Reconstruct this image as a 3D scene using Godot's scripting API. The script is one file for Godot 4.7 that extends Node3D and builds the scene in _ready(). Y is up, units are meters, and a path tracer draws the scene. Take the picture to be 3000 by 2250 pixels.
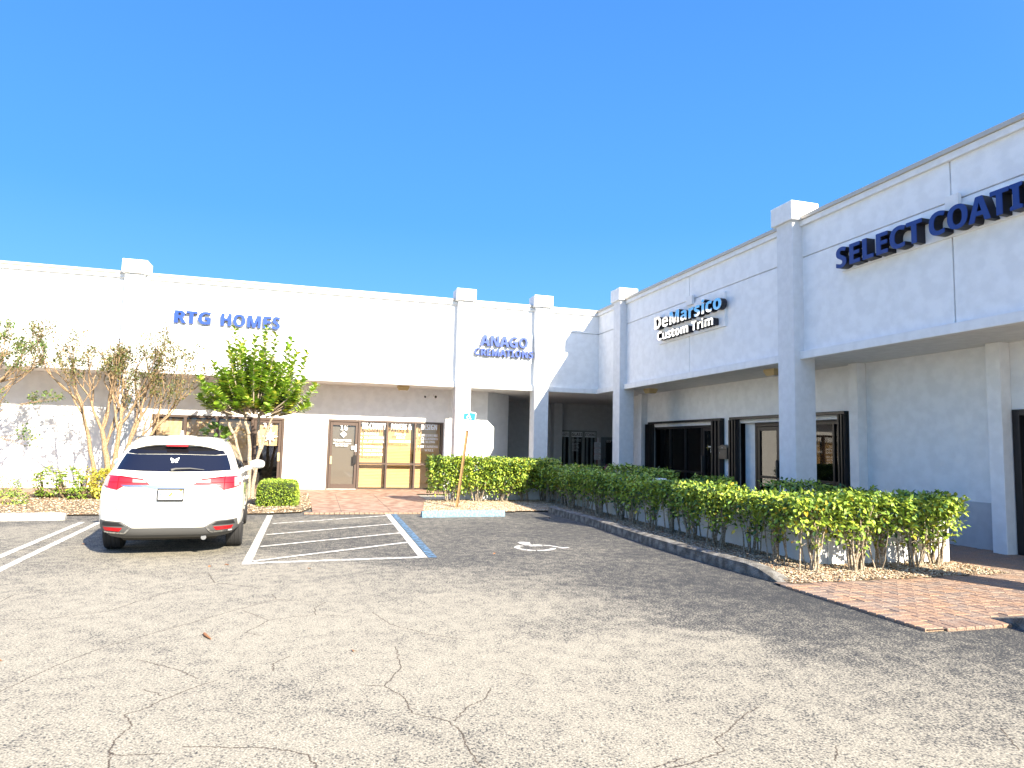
extends Node3D
# Parking lot in front of an L-shaped white stucco retail building, clear morning.
# X runs right along the left wing's facade, -Z runs away from the viewer, metres.

var rng := RandomNumberGenerator.new()
var M := {}
var taken := {}
var sans: SystemFont
var serif: SystemFont

# ---------------------------------------------------------------- mesh builder
class MB:
	var v := PackedVector3Array()
	var n := PackedVector3Array()
	var u := PackedVector2Array()
	var c := PackedColorArray()

	func tri(a: Vector3, b: Vector3, d: Vector3, out: Vector3) -> void:
		var nn := (d - a).cross(b - a)
		if nn.length_squared() < 1e-18:
			return
		nn = nn.normalized()
		if nn.dot(out) < 0.0:
			var t := b
			b = d
			d = t
			nn = -nn
		v.append(a); v.append(b); v.append(d)
		n.append(nn); n.append(nn); n.append(nn)

	func quad(a: Vector3, b: Vector3, d: Vector3, e: Vector3, out: Vector3) -> void:
		tri(a, b, d, out)
		tri(a, d, e, out)

	# box with optional chamfer
	func box(lo: Vector3, hi: Vector3, bv := 0.0, xf := Transform3D.IDENTITY) -> void:
		var ce := (lo + hi) * 0.5
		var h := (hi - lo) * 0.5
		h = h.abs()
		bv = minf(bv, minf(h.x, minf(h.y, h.z)) * 0.9)
		var ax := [Vector3.RIGHT, Vector3.UP, Vector3.BACK]
		for i in 3:
			var a: Vector3 = ax[i]
			var b: Vector3 = ax[(i + 1) % 3]
			var d: Vector3 = ax[(i + 2) % 3]
			var hb := h[(i + 1) % 3] - bv
			var hd := h[(i + 2) % 3] - bv
			for s: float in [-1.0, 1.0]:
				var o := ce + a * h[i] * s
				quad(xf * (o - b * hb - d * hd), xf * (o + b * hb - d * hd), xf * (o + b * hb + d * hd), xf * (o - b * hb + d * hd), xf.basis * (a * s))
			if bv > 0.0:
				var ha := h[i] - bv
				for s: float in [-1.0, 1.0]:
					for t: float in [-1.0, 1.0]:
						var p := ce + b * h[(i + 1) % 3] * s + d * hd * t
						var q := ce + b * hb * s + d * h[(i + 2) % 3] * t
						quad(xf * (p - a * ha), xf * (p + a * ha), xf * (q + a * ha), xf * (q - a * ha), xf.basis * (b * s + d * t))
		if bv > 0.0:
			for sx: float in [-1.0, 1.0]:
				for sy: float in [-1.0, 1.0]:
					for sz: float in [-1.0, 1.0]:
						var o := Vector3(sx, sy, sz)
						var g := h - Vector3.ONE * bv
						tri(xf * (ce + Vector3(sx * h.x, sy * g.y, sz * g.z)), xf * (ce + Vector3(sx * g.x, sy * h.y, sz * g.z)), xf * (ce + Vector3(sx * g.x, sy * g.y, sz * h.z)), xf.basis * o)

	# flat polygon pulled along +Z of xf
	func prism(poly: PackedVector2Array, depth: float, xf: Transform3D) -> void:
		var idx := Geometry2D.triangulate_polygon(poly)
		var o := xf.basis.z.normalized()
		for i in range(0, idx.size(), 3):
			var a := poly[idx[i]]
			var b := poly[idx[i + 1]]
			var d := poly[idx[i + 2]]
			tri(xf * Vector3(a.x, a.y, depth), xf * Vector3(b.x, b.y, depth), xf * Vector3(d.x, d.y, depth), o)
			tri(xf * Vector3(a.x, a.y, 0), xf * Vector3(b.x, b.y, 0), xf * Vector3(d.x, d.y, 0), -o)
		var ccw := 0.0
		for i in poly.size():
			ccw += poly[i].cross(poly[(i + 1) % poly.size()])
		for i in poly.size():
			var a := poly[i]
			var b := poly[(i + 1) % poly.size()]
			var e := b - a
			var side := Vector2(e.y, -e.x) * signf(ccw)
			quad(xf * Vector3(a.x, a.y, 0), xf * Vector3(b.x, b.y, 0), xf * Vector3(b.x, b.y, depth), xf * Vector3(a.x, a.y, depth), xf.basis * Vector3(side.x, side.y, 0))

	# round bar through points, with own radius at each
	func tube(pts: PackedVector3Array, rad: PackedFloat32Array, sides := 6, cap := true) -> void:
		var rings := []
		var x := Vector3.ZERO
		for i in pts.size():
			var t := (pts[mini(i + 1, pts.size() - 1)] - pts[maxi(i - 1, 0)]).normalized()
			if x == Vector3.ZERO:
				x = t.cross(Vector3.RIGHT if absf(t.x) < 0.8 else Vector3.UP).normalized()
			x = (x - t * x.dot(t)).normalized()
			var y := t.cross(x)
			var ring := PackedVector3Array()
			for k in sides:
				var a := TAU * k / sides
				ring.append(x * cos(a) + y * sin(a))
			rings.append(ring)
		for i in pts.size() - 1:
			for k in sides:
				var k2 := (k + 1) % sides
				var r0: Vector3 = rings[i][k]
				var r1: Vector3 = rings[i][k2]
				var r2: Vector3 = rings[i + 1][k2]
				var r3: Vector3 = rings[i + 1][k]
				smooth_quad([pts[i] + r0 * rad[i], pts[i] + r1 * rad[i], pts[i + 1] + r2 * rad[i + 1], pts[i + 1] + r3 * rad[i + 1]], [r0, r1, r2, r3])
		if cap:
			for e in [0, pts.size() - 1]:
				var o: Vector3 = (pts[e] - pts[1 if e == 0 else e - 1]).normalized()
				for k in range(1, sides - 1):
					tri(pts[e] + rings[e][0] * rad[e], pts[e] + rings[e][k] * rad[e], pts[e] + rings[e][k + 1] * rad[e], o)

	func smooth_quad(p: Array, m: Array) -> void:
		for t in [[0, 1, 2], [0, 2, 3]]:
			var a: Vector3 = p[t[0]]
			var b: Vector3 = p[t[1]]
			var d: Vector3 = p[t[2]]
			var nn := (d - a).cross(b - a)
			var order: Array = t
			if nn.dot(m[t[0]] + m[t[1]] + m[t[2]]) < 0.0:
				order = [t[0], t[2], t[1]]
			for i in order:
				v.append(p[i])
				n.append(m[i])

	# rings of equal size, joined; normals smoothed afterwards with smooth()
	func loft(rings: Array, closed := true, hint := Vector3.ZERO) -> void:
		for i in rings.size() - 1:
			var a: PackedVector3Array = rings[i]
			var b: PackedVector3Array = rings[i + 1]
			var ca := Vector3.ZERO
			for p in a:
				ca += p
			for p in b:
				ca += p
			ca /= a.size() + b.size()
			for k in (a.size() if closed else a.size() - 1):
				var k2 := (k + 1) % a.size()
				var mid := (a[k] + a[k2] + b[k] + b[k2]) * 0.25
				var o := mid - ca if hint == Vector3.ZERO else hint
				quad(a[k], a[k2], b[k2], b[k], o)

	func fan(ring: PackedVector3Array, out: Vector3) -> void:
		var ce := Vector3.ZERO
		for p in ring:
			ce += p
		ce /= ring.size()
		for k in ring.size():
			tri(ce, ring[k], ring[(k + 1) % ring.size()], out)

	# round off face normals where faces meet at less than the given angle
	func smooth(deg := 40.0) -> MB:
		var at := {}
		var lim := cos(deg_to_rad(deg))
		for i in v.size():
			var k := (v[i] * 2000.0).round()
			if not at.has(k):
				at[k] = PackedInt32Array()
			at[k].append(i)
		var out := PackedVector3Array()
		out.resize(v.size())
		for k in at:
			var l: PackedInt32Array = at[k]
			for i in l:
				var s := Vector3.ZERO
				for j in l:
					if n[i].dot(n[j]) > lim:
						s += n[j]
				out[i] = s.normalized()
		n = out
		return self

	func mesh() -> ArrayMesh:
		var a := []
		a.resize(Mesh.ARRAY_MAX)
		a[Mesh.ARRAY_VERTEX] = v
		a[Mesh.ARRAY_NORMAL] = n
		if u.size() == v.size():
			a[Mesh.ARRAY_TEX_UV] = u
		if c.size() == v.size():
			a[Mesh.ARRAY_COLOR] = c
		var m := ArrayMesh.new()
		m.add_surface_from_arrays(Mesh.PRIMITIVE_TRIANGLES, a)
		return m

# ---------------------------------------------------------------- naming and tagging
func numbered(called: String, owner_id := 0) -> String:
	var k := "%d/%s" % [owner_id, called]
	if not taken.has(k):
		taken[k] = 0
		return called
	taken[k] += 1
	return "%s_%03d" % [called, taken[k]]

func thing(called: String, label: String, category: String, at := Vector3.ZERO, turn := 0.0, group := "") -> Node3D:
	var o := Node3D.new()
	o.name = numbered(called)
	add_child(o)
	o.position = at
	o.rotation.y = turn
	o.set_meta("label", label)
	o.set_meta("category", category)
	if group:
		o.set_meta("group", group)
	return o

func structure(called: String, at := Vector3.ZERO) -> Node3D:
	var o := Node3D.new()
	o.name = numbered(called)
	add_child(o)
	o.position = at
	o.set_meta("kind", "structure")
	return o

func part(parent: Node3D, called: String, what, mat: Material) -> MeshInstance3D:
	var o := MeshInstance3D.new()
	o.mesh = what.mesh() if what is MB else what
	o.material_override = mat
	o.name = numbered(called, parent.get_instance_id())
	parent.add_child(o)
	return o

func copy_of(o: Node3D, label: String, at: Vector3, turn := 0.0, size := 1.0) -> Node3D:
	var r: Node3D = o.duplicate()
	var base_name := String(o.name)
	if base_name.right(4).begins_with("_") and base_name.right(3).is_valid_int():
		base_name = base_name.left(-4)
	r.name = numbered(base_name)
	add_child(r)
	r.position = at
	r.rotation.y = turn
	r.scale = Vector3.ONE * size
	r.set_meta("label", label)
	return r

func boxp(parent: Node3D, called: String, lo: Vector3, hi: Vector3, mat: Material, bv := 0.0) -> MeshInstance3D:
	var b := MB.new()
	b.box(lo, hi, bv)
	return part(parent, called, b, mat)

# ---------------------------------------------------------------- materials
func lin(r: float, g: float, b: float, a := 1.0) -> Color:
	var k := Color(r, g, b).linear_to_srgb()
	k.a = a
	return k

func mat(called: String, col: Color, rough := 0.8, metal := 0.0) -> StandardMaterial3D:
	var m := StandardMaterial3D.new()
	m.resource_name = called
	m.albedo_color = col
	m.roughness = rough
	m.metallic = metal
	M[called] = m
	return m

func noise(freq: float, octaves := 4, sd := 1, kind := FastNoiseLite.TYPE_SIMPLEX_SMOOTH) -> FastNoiseLite:
	var f := FastNoiseLite.new()
	f.noise_type = kind
	f.seed = sd
	f.frequency = freq
	f.fractal_octaves = octaves
	return f

func noise_tex(f: FastNoiseLite, size := 512, a := Color.BLACK, b := Color.WHITE, normal := 0.0) -> NoiseTexture2D:
	var t := NoiseTexture2D.new()
	t.width = size
	t.height = size
	t.seamless = true
	t.noise = f
	if normal > 0.0:
		t.as_normal_map = true
		t.bump_strength = normal
	else:
		var g := Gradient.new()
		g.set_color(0, a)
		g.set_color(1, b)
		g.set_offset(0, 0.25)
		g.set_offset(1, 0.75)
		t.color_ramp = g
	return t

func triplanar(m: StandardMaterial3D, scale: float, tex: Texture2D = null, nor: Texture2D = null, strength := 1.0) -> StandardMaterial3D:
	m.uv1_triplanar = true
	m.uv1_world_triplanar = true
	m.uv1_scale = Vector3.ONE * scale
	if tex:
		m.albedo_texture = tex
	if nor:
		m.normal_enabled = true
		m.normal_texture = nor
		m.normal_scale = strength
	return m

func make_materials() -> void:
	var grit := noise_tex(noise(0.16, 3, 3), 512, Color.BLACK, Color.WHITE, 4.0)
	var blotch := noise_tex(noise(0.008, 5, 5), 512, Color(0.965, 0.965, 0.965), Color.WHITE)
	var blotch2 := noise_tex(noise(0.02, 5, 8), 512, Color(0.78, 0.77, 0.75), Color.WHITE)
	triplanar(mat("stucco", lin(0.85, 0.855, 0.855), 0.92), 0.7, blotch, grit, 0.22)
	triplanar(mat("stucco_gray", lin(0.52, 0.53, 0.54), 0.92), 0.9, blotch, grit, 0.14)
	triplanar(mat("trim", lin(0.80, 0.80, 0.79), 0.9), 0.9, blotch, grit, 0.08)
	triplanar(mat("column", lin(0.70, 0.71, 0.72), 0.92), 0.9, blotch, grit, 0.12)
	triplanar(mat("soffit", lin(0.74, 0.74, 0.72), 0.95), 0.8, blotch, grit, 0.08)
	mat("flashing", lin(0.50, 0.46, 0.40), 0.5, 0.25)
	mat("bronze", lin(0.105, 0.075, 0.062), 0.42, 0.4)
	mat("dark_bronze", lin(0.022, 0.019, 0.019), 0.4, 0.3)
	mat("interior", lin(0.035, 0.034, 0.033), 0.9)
	var gl := mat("glass", Color(0.02, 0.02, 0.02, 0.10), 0.02)
	gl.transparency = BaseMaterial3D.TRANSPARENCY_ALPHA
	var gd := mat("dark_glass", Color(0.015, 0.015, 0.018, 0.72), 0.02)
	gd.transparency = BaseMaterial3D.TRANSPARENCY_ALPHA
	mat("blind", lin(0.72, 0.47, 0.20), 0.6)
	mat("shade_cloth", lin(0.66, 0.48, 0.27), 0.85)
	mat("door_backing", lin(0.17, 0.145, 0.115), 0.8)  # tone of the board added behind the clear door glass
	mat("vinyl", lin(0.86, 0.86, 0.86), 0.5)
	mat("blue_face", lin(0.008, 0.05, 0.33), 0.45)
	mat("navy_face", lin(0.008, 0.035, 0.20), 0.4)
	mat("silver_return", lin(0.22, 0.23, 0.26), 0.4, 0.5)
	mat("dark_return", lin(0.012, 0.012, 0.02), 0.5)
	mat("mirror_face", lin(0.80, 0.82, 0.85), 0.06, 1.0)
	mat("lamp_tan", lin(0.52, 0.40, 0.20), 0.6)
	mat("mailbox", lin(0.10, 0.09, 0.075), 0.45, 0.4)
	mat("chrome", lin(0.75, 0.77, 0.80), 0.08, 1.0)
	mat("rubber", lin(0.022, 0.022, 0.024), 0.8)
	mat("black", lin(0.012, 0.012, 0.013), 0.5)
	mat("gloss_black", lin(0.008, 0.008, 0.010), 0.08)
	mat("rear_glass", lin(0.008, 0.010, 0.020), 0.04)
	mat("side_glass", lin(0.05, 0.055, 0.06), 0.03)
	var cp := mat("car_paint", lin(0.80, 0.78, 0.70), 0.35)
	cp.clearcoat_enabled = true
	cp.clearcoat = 1.0
	cp.clearcoat_roughness = 0.04
	mat("cladding", lin(0.075, 0.075, 0.075), 0.55)
	mat("rim_metal", lin(0.45, 0.45, 0.46), 0.25, 0.9)
	mat("tail_red", lin(0.34, 0.004, 0.008), 0.15).clearcoat_enabled = true
	mat("tail_dark_red", lin(0.20, 0.006, 0.012), 0.12)
	mat("tail_clear", lin(0.42, 0.30, 0.27), 0.15).clearcoat_enabled = true
	mat("reflector_red", lin(0.38, 0.006, 0.01), 0.25)
	mat("plate_white", lin(0.80, 0.82, 0.82), 0.5)
	mat("plate_green", lin(0.05, 0.16, 0.11), 0.5)
	mat("plate_orange", lin(0.70, 0.25, 0.03), 0.5)
	mat("sign_blue", lin(0.0, 0.17, 0.66), 0.4)
	mat("sign_white", lin(0.80, 0.81, 0.82), 0.45)
	mat("sign_text", lin(0.15, 0.12, 0.12), 0.6)
	var rust := mat("rust_post", lin(0.36, 0.23, 0.10), 0.8, 0.1)
	triplanar(rust, 3.0, blotch2)
	var pt := noise_tex(noise(0.03, 5, 17), 512, Color(0.68, 0.67, 0.64), Color.WHITE)
	triplanar(mat("paint_white", lin(0.74, 0.73, 0.69), 0.7), 0.7, pt)
	var pb := noise_tex(noise(0.03, 5, 19), 512, Color(0.45, 0.45, 0.45), Color.WHITE)
	triplanar(mat("paint_blue", lin(0.12, 0.25, 0.40), 0.75), 0.7, pb)
	triplanar(mat("stop_blue", lin(0.22, 0.38, 0.52), 0.8), 1.2, pt, grit, 0.6)
	triplanar(mat("stop_white", lin(0.60, 0.59, 0.56), 0.8), 1.2, pt, grit, 0.6)
	var kt := noise_tex(noise(0.02, 5, 23), 512, Color(0.62, 0.61, 0.59), Color(1, 1, 1))
	triplanar(mat("kerb_stone", lin(0.23, 0.22, 0.20), 0.95), 0.5, kt, grit, 1.0)
	var bt := noise_tex(noise(0.05, 5, 29), 512, Color(0.72, 0.72, 0.74), Color.WHITE)
	var brick_tones := [Vector3(0.38, 0.245, 0.165), Vector3(0.42, 0.28, 0.19), Vector3(0.34, 0.225, 0.16), Vector3(0.37, 0.27, 0.20), Vector3(0.43, 0.27, 0.17), Vector3(0.32, 0.235, 0.18)]
	for i in brick_tones.size():
		var b: Vector3 = brick_tones[i]
		triplanar(mat("brick%d" % i, lin(b.x, b.y, b.z), 0.9), 1.6, bt, grit, 0.6)
	triplanar(mat("joint_sand", lin(0.20, 0.145, 0.11), 1.0), 2.0, bt)
	var wt := noise_tex(noise(0.015, 6, 31), 512, Color(0.80, 0.74, 0.70), Color(1, 1, 1))
	triplanar(mat("stamped", lin(0.38, 0.26, 0.195), 0.9), 0.35, wt, grit, 0.5)
	var gt := noise_tex(noise(0.06, 5, 37), 512, Color(0.55, 0.50, 0.42), Color.WHITE)
	triplanar(mat("gravel_base", lin(0.34, 0.26, 0.17), 1.0), 1.4, gt, grit, 2.0)
	var gs := mat("gravel_stone", Color.WHITE, 0.9)
	gs.vertex_color_use_as_albedo = true
	var bark := noise_tex(noise(0.03, 5, 41), 256, Color(0.6, 0.56, 0.5), Color.WHITE)
	triplanar(mat("bark", lin(0.48, 0.35, 0.22), 0.9), 4.0, bark, grit, 0.8)
	triplanar(mat("bark_pale", lin(0.52, 0.45, 0.36), 0.9), 4.0, bark, grit, 0.8)
	triplanar(mat("bark_twig", lin(0.36, 0.27, 0.17), 0.9), 4.0, bark)
	for l in [["leaf", 0.5, 0.35], ["leaf_thick", 0.35, 0.18]]:
		var lm := mat(l[0], Color.WHITE, l[1])
		lm.vertex_color_use_as_albedo = true
		lm.backlight_enabled = true
		lm.backlight = Color(l[2], l[2], l[2])
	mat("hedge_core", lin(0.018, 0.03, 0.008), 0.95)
	mat("dry_leaf", lin(0.30, 0.13, 0.05), 0.8)
	mat("camera_white", lin(0.75, 0.75, 0.75), 0.4)
	mat("greenish_frame", lin(0.26, 0.28, 0.27), 0.5)
	mat("gray_door", lin(0.22, 0.25, 0.28), 0.5)
	mat("notice", lin(0.72, 0.73, 0.76), 0.7)
	mat("red_stripe", lin(0.30, 0.08, 0.07), 0.7)
	mat("curtain", lin(0.42, 0.46, 0.46), 0.9)
	mat("gold", lin(0.55, 0.42, 0.08), 0.4)

# ---------------------------------------------------------------- lettering
func glyphs(s: String, font: Font, depth: float) -> Array:
	var t := TextMesh.new()
	t.text = s
	t.font = font
	t.font_size = 64
	t.pixel_size = 0.01
	t.depth = depth
	t.curve_step = 1.5
	t.horizontal_alignment = HORIZONTAL_ALIGNMENT_LEFT
	t.vertical_alignment = VERTICAL_ALIGNMENT_BOTTOM
	return t.get_mesh_arrays()

func span(pts: PackedVector3Array) -> AABB:
	var b := AABB(pts[0], Vector3.ZERO)
	for p in pts:
		b = b.expand(p)
	return b

func baked(a: Array, xf: Transform3D) -> ArrayMesh:
	var src: PackedVector3Array = a[Mesh.ARRAY_VERTEX]
	var idx = a[Mesh.ARRAY_INDEX]
	var nn: PackedVector3Array = a[Mesh.ARRAY_NORMAL]
	var nb := xf.basis.inverse().transposed()
	var o := MB.new()
	var count: int = idx.size() if idx != null and idx.size() > 0 else src.size()
	for i in range(0, count - 2, 3):
		var t := []
		for k in 3:
			t.append(idx[i + k] if idx != null and idx.size() > 0 else i + k)
		var p0: Vector3 = xf * src[t[0]]
		var p1: Vector3 = xf * src[t[1]]
		var p2: Vector3 = xf * src[t[2]]
		o.tri(p0, p1, p2, nb * (nn[t[0]] + nn[t[1]] + nn[t[2]]))
	return o.mesh()

# one string as one mesh: left end at x, baseline at y, cap height h, width w (0: natural), on plane z of xf
func words(s: String, font: Font, x: float, y: float, w: float, h: float, depth: float, xf: Transform3D) -> ArrayMesh:
	var a := glyphs(s, font, 1.0)
	var b := span(a[Mesh.ARRAY_VERTEX])
	var cap := span(glyphs("H", font, 1.0)[Mesh.ARRAY_VERTEX])
	var sy := h / cap.size.y
	var sx := w / b.size.x if w > 0.0 else sy
	var t := Transform3D(Basis(Vector3(sx, 0, 0), Vector3(0, sy, 0), Vector3(0, 0, depth / b.size.z)), Vector3.ZERO)
	t.origin = Vector3(x - b.position.x * sx, y - cap.position.y * sy, -b.position.z * depth / b.size.z)
	return baked(a, xf * t)

# the same glyph laid over itself a little to each side, for a heavier face
func bolder(a: Array, xf: Transform3D, by: float) -> ArrayMesh:
	if by <= 0.0:
		return baked(a, xf)
	var o := MB.new()
	for k in 5:
		var q: Vector2 = [Vector2(0, 0), Vector2(-1, 0), Vector2(1, 0), Vector2(0, 0.5), Vector2(0, -0.5)][k] * by
		var m := baked(a, Transform3D(xf.basis, xf.origin + Vector3(q.x, q.y, -0.0008 * k)))
		var r := m.surface_get_arrays(0)
		o.v.append_array(r[Mesh.ARRAY_VERTEX])
		o.n.append_array(r[Mesh.ARRAY_NORMAL])
	return o.mesh()

# raised letters, each one a part with a coloured face on it
func raised(parent: Node3D, s: String, font: Font, x: float, y: float, w: float, h: float, z: float, depth: float, face: Material, side: Material, bold := 0.022) -> void:
	var full := span(glyphs(s, font, 1.0)[Mesh.ARRAY_VERTEX])
	var cap := span(glyphs("H", font, 1.0)[Mesh.ARRAY_VERTEX])
	var sy := h / cap.size.y
	var sx := w / full.size.x
	for i in s.length():
		if s[i] == " ":
			continue
		var adv := font.get_string_size(s.substr(0, i), HORIZONTAL_ALIGNMENT_LEFT, -1, 64).x * 0.01
		var a := glyphs(s[i], font, 1.0)
		var b := span(a[Mesh.ARRAY_VERTEX])
		var o := Vector3(x + (adv - full.position.x) * sx, y - cap.position.y * sy, z)
		var t := Transform3D(Basis(Vector3(sx, 0, 0), Vector3(0, sy, 0), Vector3(0, 0, depth)), o + Vector3(0, 0, -b.position.z * depth))
		var l := part(parent, "letter", bolder(a, t, bold * h), side)
		var f := Transform3D(Basis(Vector3(sx, 0, 0), Vector3(0, sy, 0), Vector3(0, 0, 0.006)), o + Vector3(0, 0, depth + 0.001 - b.position.z * 0.006))
		part(l, "letter_face", bolder(a, f, bold * h), face)

# ---------------------------------------------------------------- foliage helpers
func leaf_mesh(l: float, w: float, fold := 0.25, rounded := false) -> ArrayMesh:
	var b := MB.new()
	var pts := [[0.0, 0.0], [0.3, 0.5], [0.65, 0.42], [1.0, 0.0]]
	if rounded:
		pts = [[0.0, 0.05], [0.3, 0.38], [0.7, 0.5], [0.92, 0.3], [1.0, 0.0]]
	for s: float in [-1.0, 1.0]:
		for i in pts.size() - 1:
			var p = pts[i]
			var q = pts[i + 1]
			var drop := func(t: float) -> float: return -0.22 * t * t * l
			var a := Vector3(0, drop.call(p[0]), p[0] * l)
			var d := Vector3(0, drop.call(q[0]), q[0] * l)
			var e := Vector3(s * q[1] * w, drop.call(q[0]) + fold * q[1] * w, q[0] * l)
			var f := Vector3(s * p[1] * w, drop.call(p[0]) + fold * p[1] * w, p[0] * l)
			b.quad(a, d, e, f, Vector3.UP)
	return b.mesh()

func cloud(parent: Node3D, called: String, what: Mesh, m: Material, places: Array, tints: PackedColorArray) -> MultiMeshInstance3D:
	var mm := MultiMesh.new()
	mm.transform_format = MultiMesh.TRANSFORM_3D
	mm.use_colors = true
	mm.mesh = what
	mm.instance_count = places.size()
	for i in places.size():
		mm.set_instance_transform(i, places[i])
		mm.set_instance_color(i, tints[i])
	var o := MultiMeshInstance3D.new()
	o.multimesh = mm
	o.material_override = m
	o.name = numbered(called, parent.get_instance_id())
	parent.add_child(o)
	o.set_meta("kind", "stuff")
	return o

func facing(dir: Vector3, roll := 0.0) -> Basis:
	var z := dir.normalized()
	var up := Vector3.UP if absf(z.y) < 0.95 else Vector3.RIGHT
	var x := up.cross(z).normalized()
	var b := Basis(x, z.cross(x), z)
	return b.rotated(z, roll)

func rdir() -> Vector3:
	while true:
		var p := Vector3(rng.randf_range(-1, 1), rng.randf_range(-1, 1), rng.randf_range(-1, 1))
		if p.length() < 1.0 and p.length() > 0.05:
			return p.normalized()
	return Vector3.UP

func tint(base: Color, spread: float) -> Color:
	var k := 1.0 + rng.randf_range(-spread, spread)
	var y := rng.randf_range(-0.25, 0.35) * spread
	return Color(base.r * k * (1.0 + y), base.g * k, base.b * k * (1.0 - y))

const LEAF_BRIGHT := Color(0.33, 0.43, 0.05)
const LEAF_MID := Color(0.17, 0.27, 0.038)
const LEAF_DEEP := Color(0.032, 0.085, 0.022)

# a hedge plant: pale stems that fan out, leaves crowded in the upper part
func hedge_plant(called: String, label: String, size: Vector3, stems: int, leaves: int, low: float, group: String) -> Node3D:
	var t := thing(called, label, "shrub", Vector3.ZERO, 0.0, group)
	var st := MB.new()
	var tips := []
	for i in stems:
		var a := rng.randf_range(0, TAU)
		var r := rng.randf_range(0.02, 0.16)
		var base := Vector3(cos(a) * r, -0.02, sin(a) * r)
		var a2 := a + rng.randf_range(-0.7, 0.7)
		var top := Vector3(cos(a2) * size.x * 0.42 * rng.randf(), size.y * rng.randf_range(0.62, 0.9), sin(a2) * size.z * 0.42 * rng.randf())
		var pts := PackedVector3Array()
		var rad := PackedFloat32Array()
		var r0 := rng.randf_range(0.010, 0.022)
		var wob := Vector3(rng.randf_range(-0.05, 0.05), 0, rng.randf_range(-0.05, 0.05))
		for k in 6:
			var f := k / 5.0
			pts.append(base.lerp(top, f) + wob * sin(f * PI) + Vector3(rng.randf_range(-1, 1), 0, rng.randf_range(-1, 1)) * 0.014)
			rad.append(r0 * (1.0 - 0.6 * f))
		st.tube(pts, rad, 5)
		for k in 5:
			var from: Vector3 = pts[rng.randi_range(2, 5)]
			var to := from + (Vector3(rng.randf_range(-1, 1), rng.randf_range(0.2, 1.1), rng.randf_range(-1, 1))).normalized() * rng.randf_range(0.1, 0.26)
			to.y = minf(to.y, size.y * 0.98)
			st.tube(PackedVector3Array([from, (from + to) * 0.5 + rdir() * 0.015, to]), PackedFloat32Array([0.005, 0.004, 0.002]), 4, false)
			tips.append([from, to])
	part(t, "stems", st, M.bark_pale)
	var places := []
	var cols := PackedColorArray()
	while places.size() < leaves:
		var p := Vector3(rng.randf_range(-0.5, 0.5) * size.x, 0, rng.randf_range(-0.5, 0.5) * size.z)
		var f := pow(rng.randf(), 0.55)
		p.y = size.y * (low + (1.0 - low) * f)
		if rng.randf() < 0.22:
			var g = tips[rng.randi_range(0, tips.size() - 1)]
			p = g[0].lerp(g[1], rng.randf()) + rdir() * 0.03
		var edge := maxf(absf(p.x) / size.x, absf(p.z) / size.z) * 2.0
		var top := p.y / size.y
		if rng.randf() > 0.35 + 0.4 * edge + 0.4 * maxf(0.0, top - 0.75) * 4.0:
			continue
		# clumps with gaps between
		if sin(p.x * 23.0 + 1.3 * size.x) * sin(p.y * 19.0 + 0.5) * sin(p.z * 21.0 + 2.0) < -0.22 and top < 0.85:
			continue
		p.y += rng.randf_range(-0.02, 0.05) + 0.035 * sin(p.x * 9.0 + size.z * 4.0) * cos(p.z * 8.0)
		var d := Vector3(p.x / size.x, rng.randf_range(-0.5, 0.55), p.z / size.z) + rdir() * 0.8
		places.append(Transform3D(facing(d, rng.randf_range(-0.9, 0.9)).scaled(Vector3.ONE * rng.randf_range(0.7, 1.25)), p))
		var mixv := rng.randf()
		cols.append(tint(LEAF_BRIGHT if mixv < 0.50 else (LEAF_MID if mixv < 0.86 else LEAF_DEEP), 0.3) if mixv > 0.02 else Color(0.5, 0.36, 0.03))
	cloud(t, "foliage", leaf_small, M.leaf, places, cols)
	return t

var leaf_small: ArrayMesh
var leaf_tiny: ArrayMesh
var leaf_tree: ArrayMesh
var leaf_round: ArrayMesh
var leaf_long: ArrayMesh
var stone_mesh: ArrayMesh

# ---------------------------------------------------------------- scene
func _ready() -> void:
	rng.seed = 20240611
	# camera
	var cam := Camera3D.new()
	cam.name = "camera"
	add_child(cam)
	cam.position = Vector3(0, 1.6, 0)
	cam.rotation = Vector3(deg_to_rad(5.24), deg_to_rad(-15.98), deg_to_rad(1.37))
	cam.fov = 59.2
	cam.near = 0.05
	cam.far = 900.0
	cam.current = true
	# sky, sun, exposure
	var env := Environment.new()
	env.background_mode = Environment.BG_SKY
	env.tonemap_mode = Environment.TONE_MAPPER_LINEAR
	env.tonemap_exposure = 3.5
	env.sdfgi_enabled = true
	env.ssao_enabled = true
	env.ssil_enabled = true
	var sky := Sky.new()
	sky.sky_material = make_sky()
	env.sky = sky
	var we := WorldEnvironment.new()
	we.name = "world_environment"
	we.environment = env
	add_child(we)
	var sun := DirectionalLight3D.new()
	sun.name = "sun"
	add_child(sun)
	sun.light_energy = 1.5
	sun.light_color = Color(1.0, 0.95, 0.86)
	sun.light_angular_distance = 0.53
	sun.shadow_enabled = true
	sun.look_at_from_position(Vector3.ZERO, SUN)
	make_materials()
	sans = SystemFont.new()
	sans.font_names = PackedStringArray(["Droid Sans"])
	sans.font_weight = 700
	serif = SystemFont.new()
	serif.font_names = PackedStringArray(["Droid Serif"])
	serif.font_weight = 700
	leaf_small = leaf_mesh(0.075, 0.042)
	leaf_tiny = leaf_mesh(0.045, 0.024)
	leaf_tree = leaf_mesh(0.062, 0.034)
	leaf_round = leaf_mesh(0.16, 0.125, 0.2, true)
	leaf_long = leaf_mesh(0.13, 0.04)
	stone_mesh = make_stone()

	build_ground()
	build_left_wing()
	build_right_wing()
	build_passage()
	build_paving()
	build_beds()
	build_walls()
	build_signs()
	build_fittings()
	build_car()
	build_hedges()
	build_trees()
	build_small_things()

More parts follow.
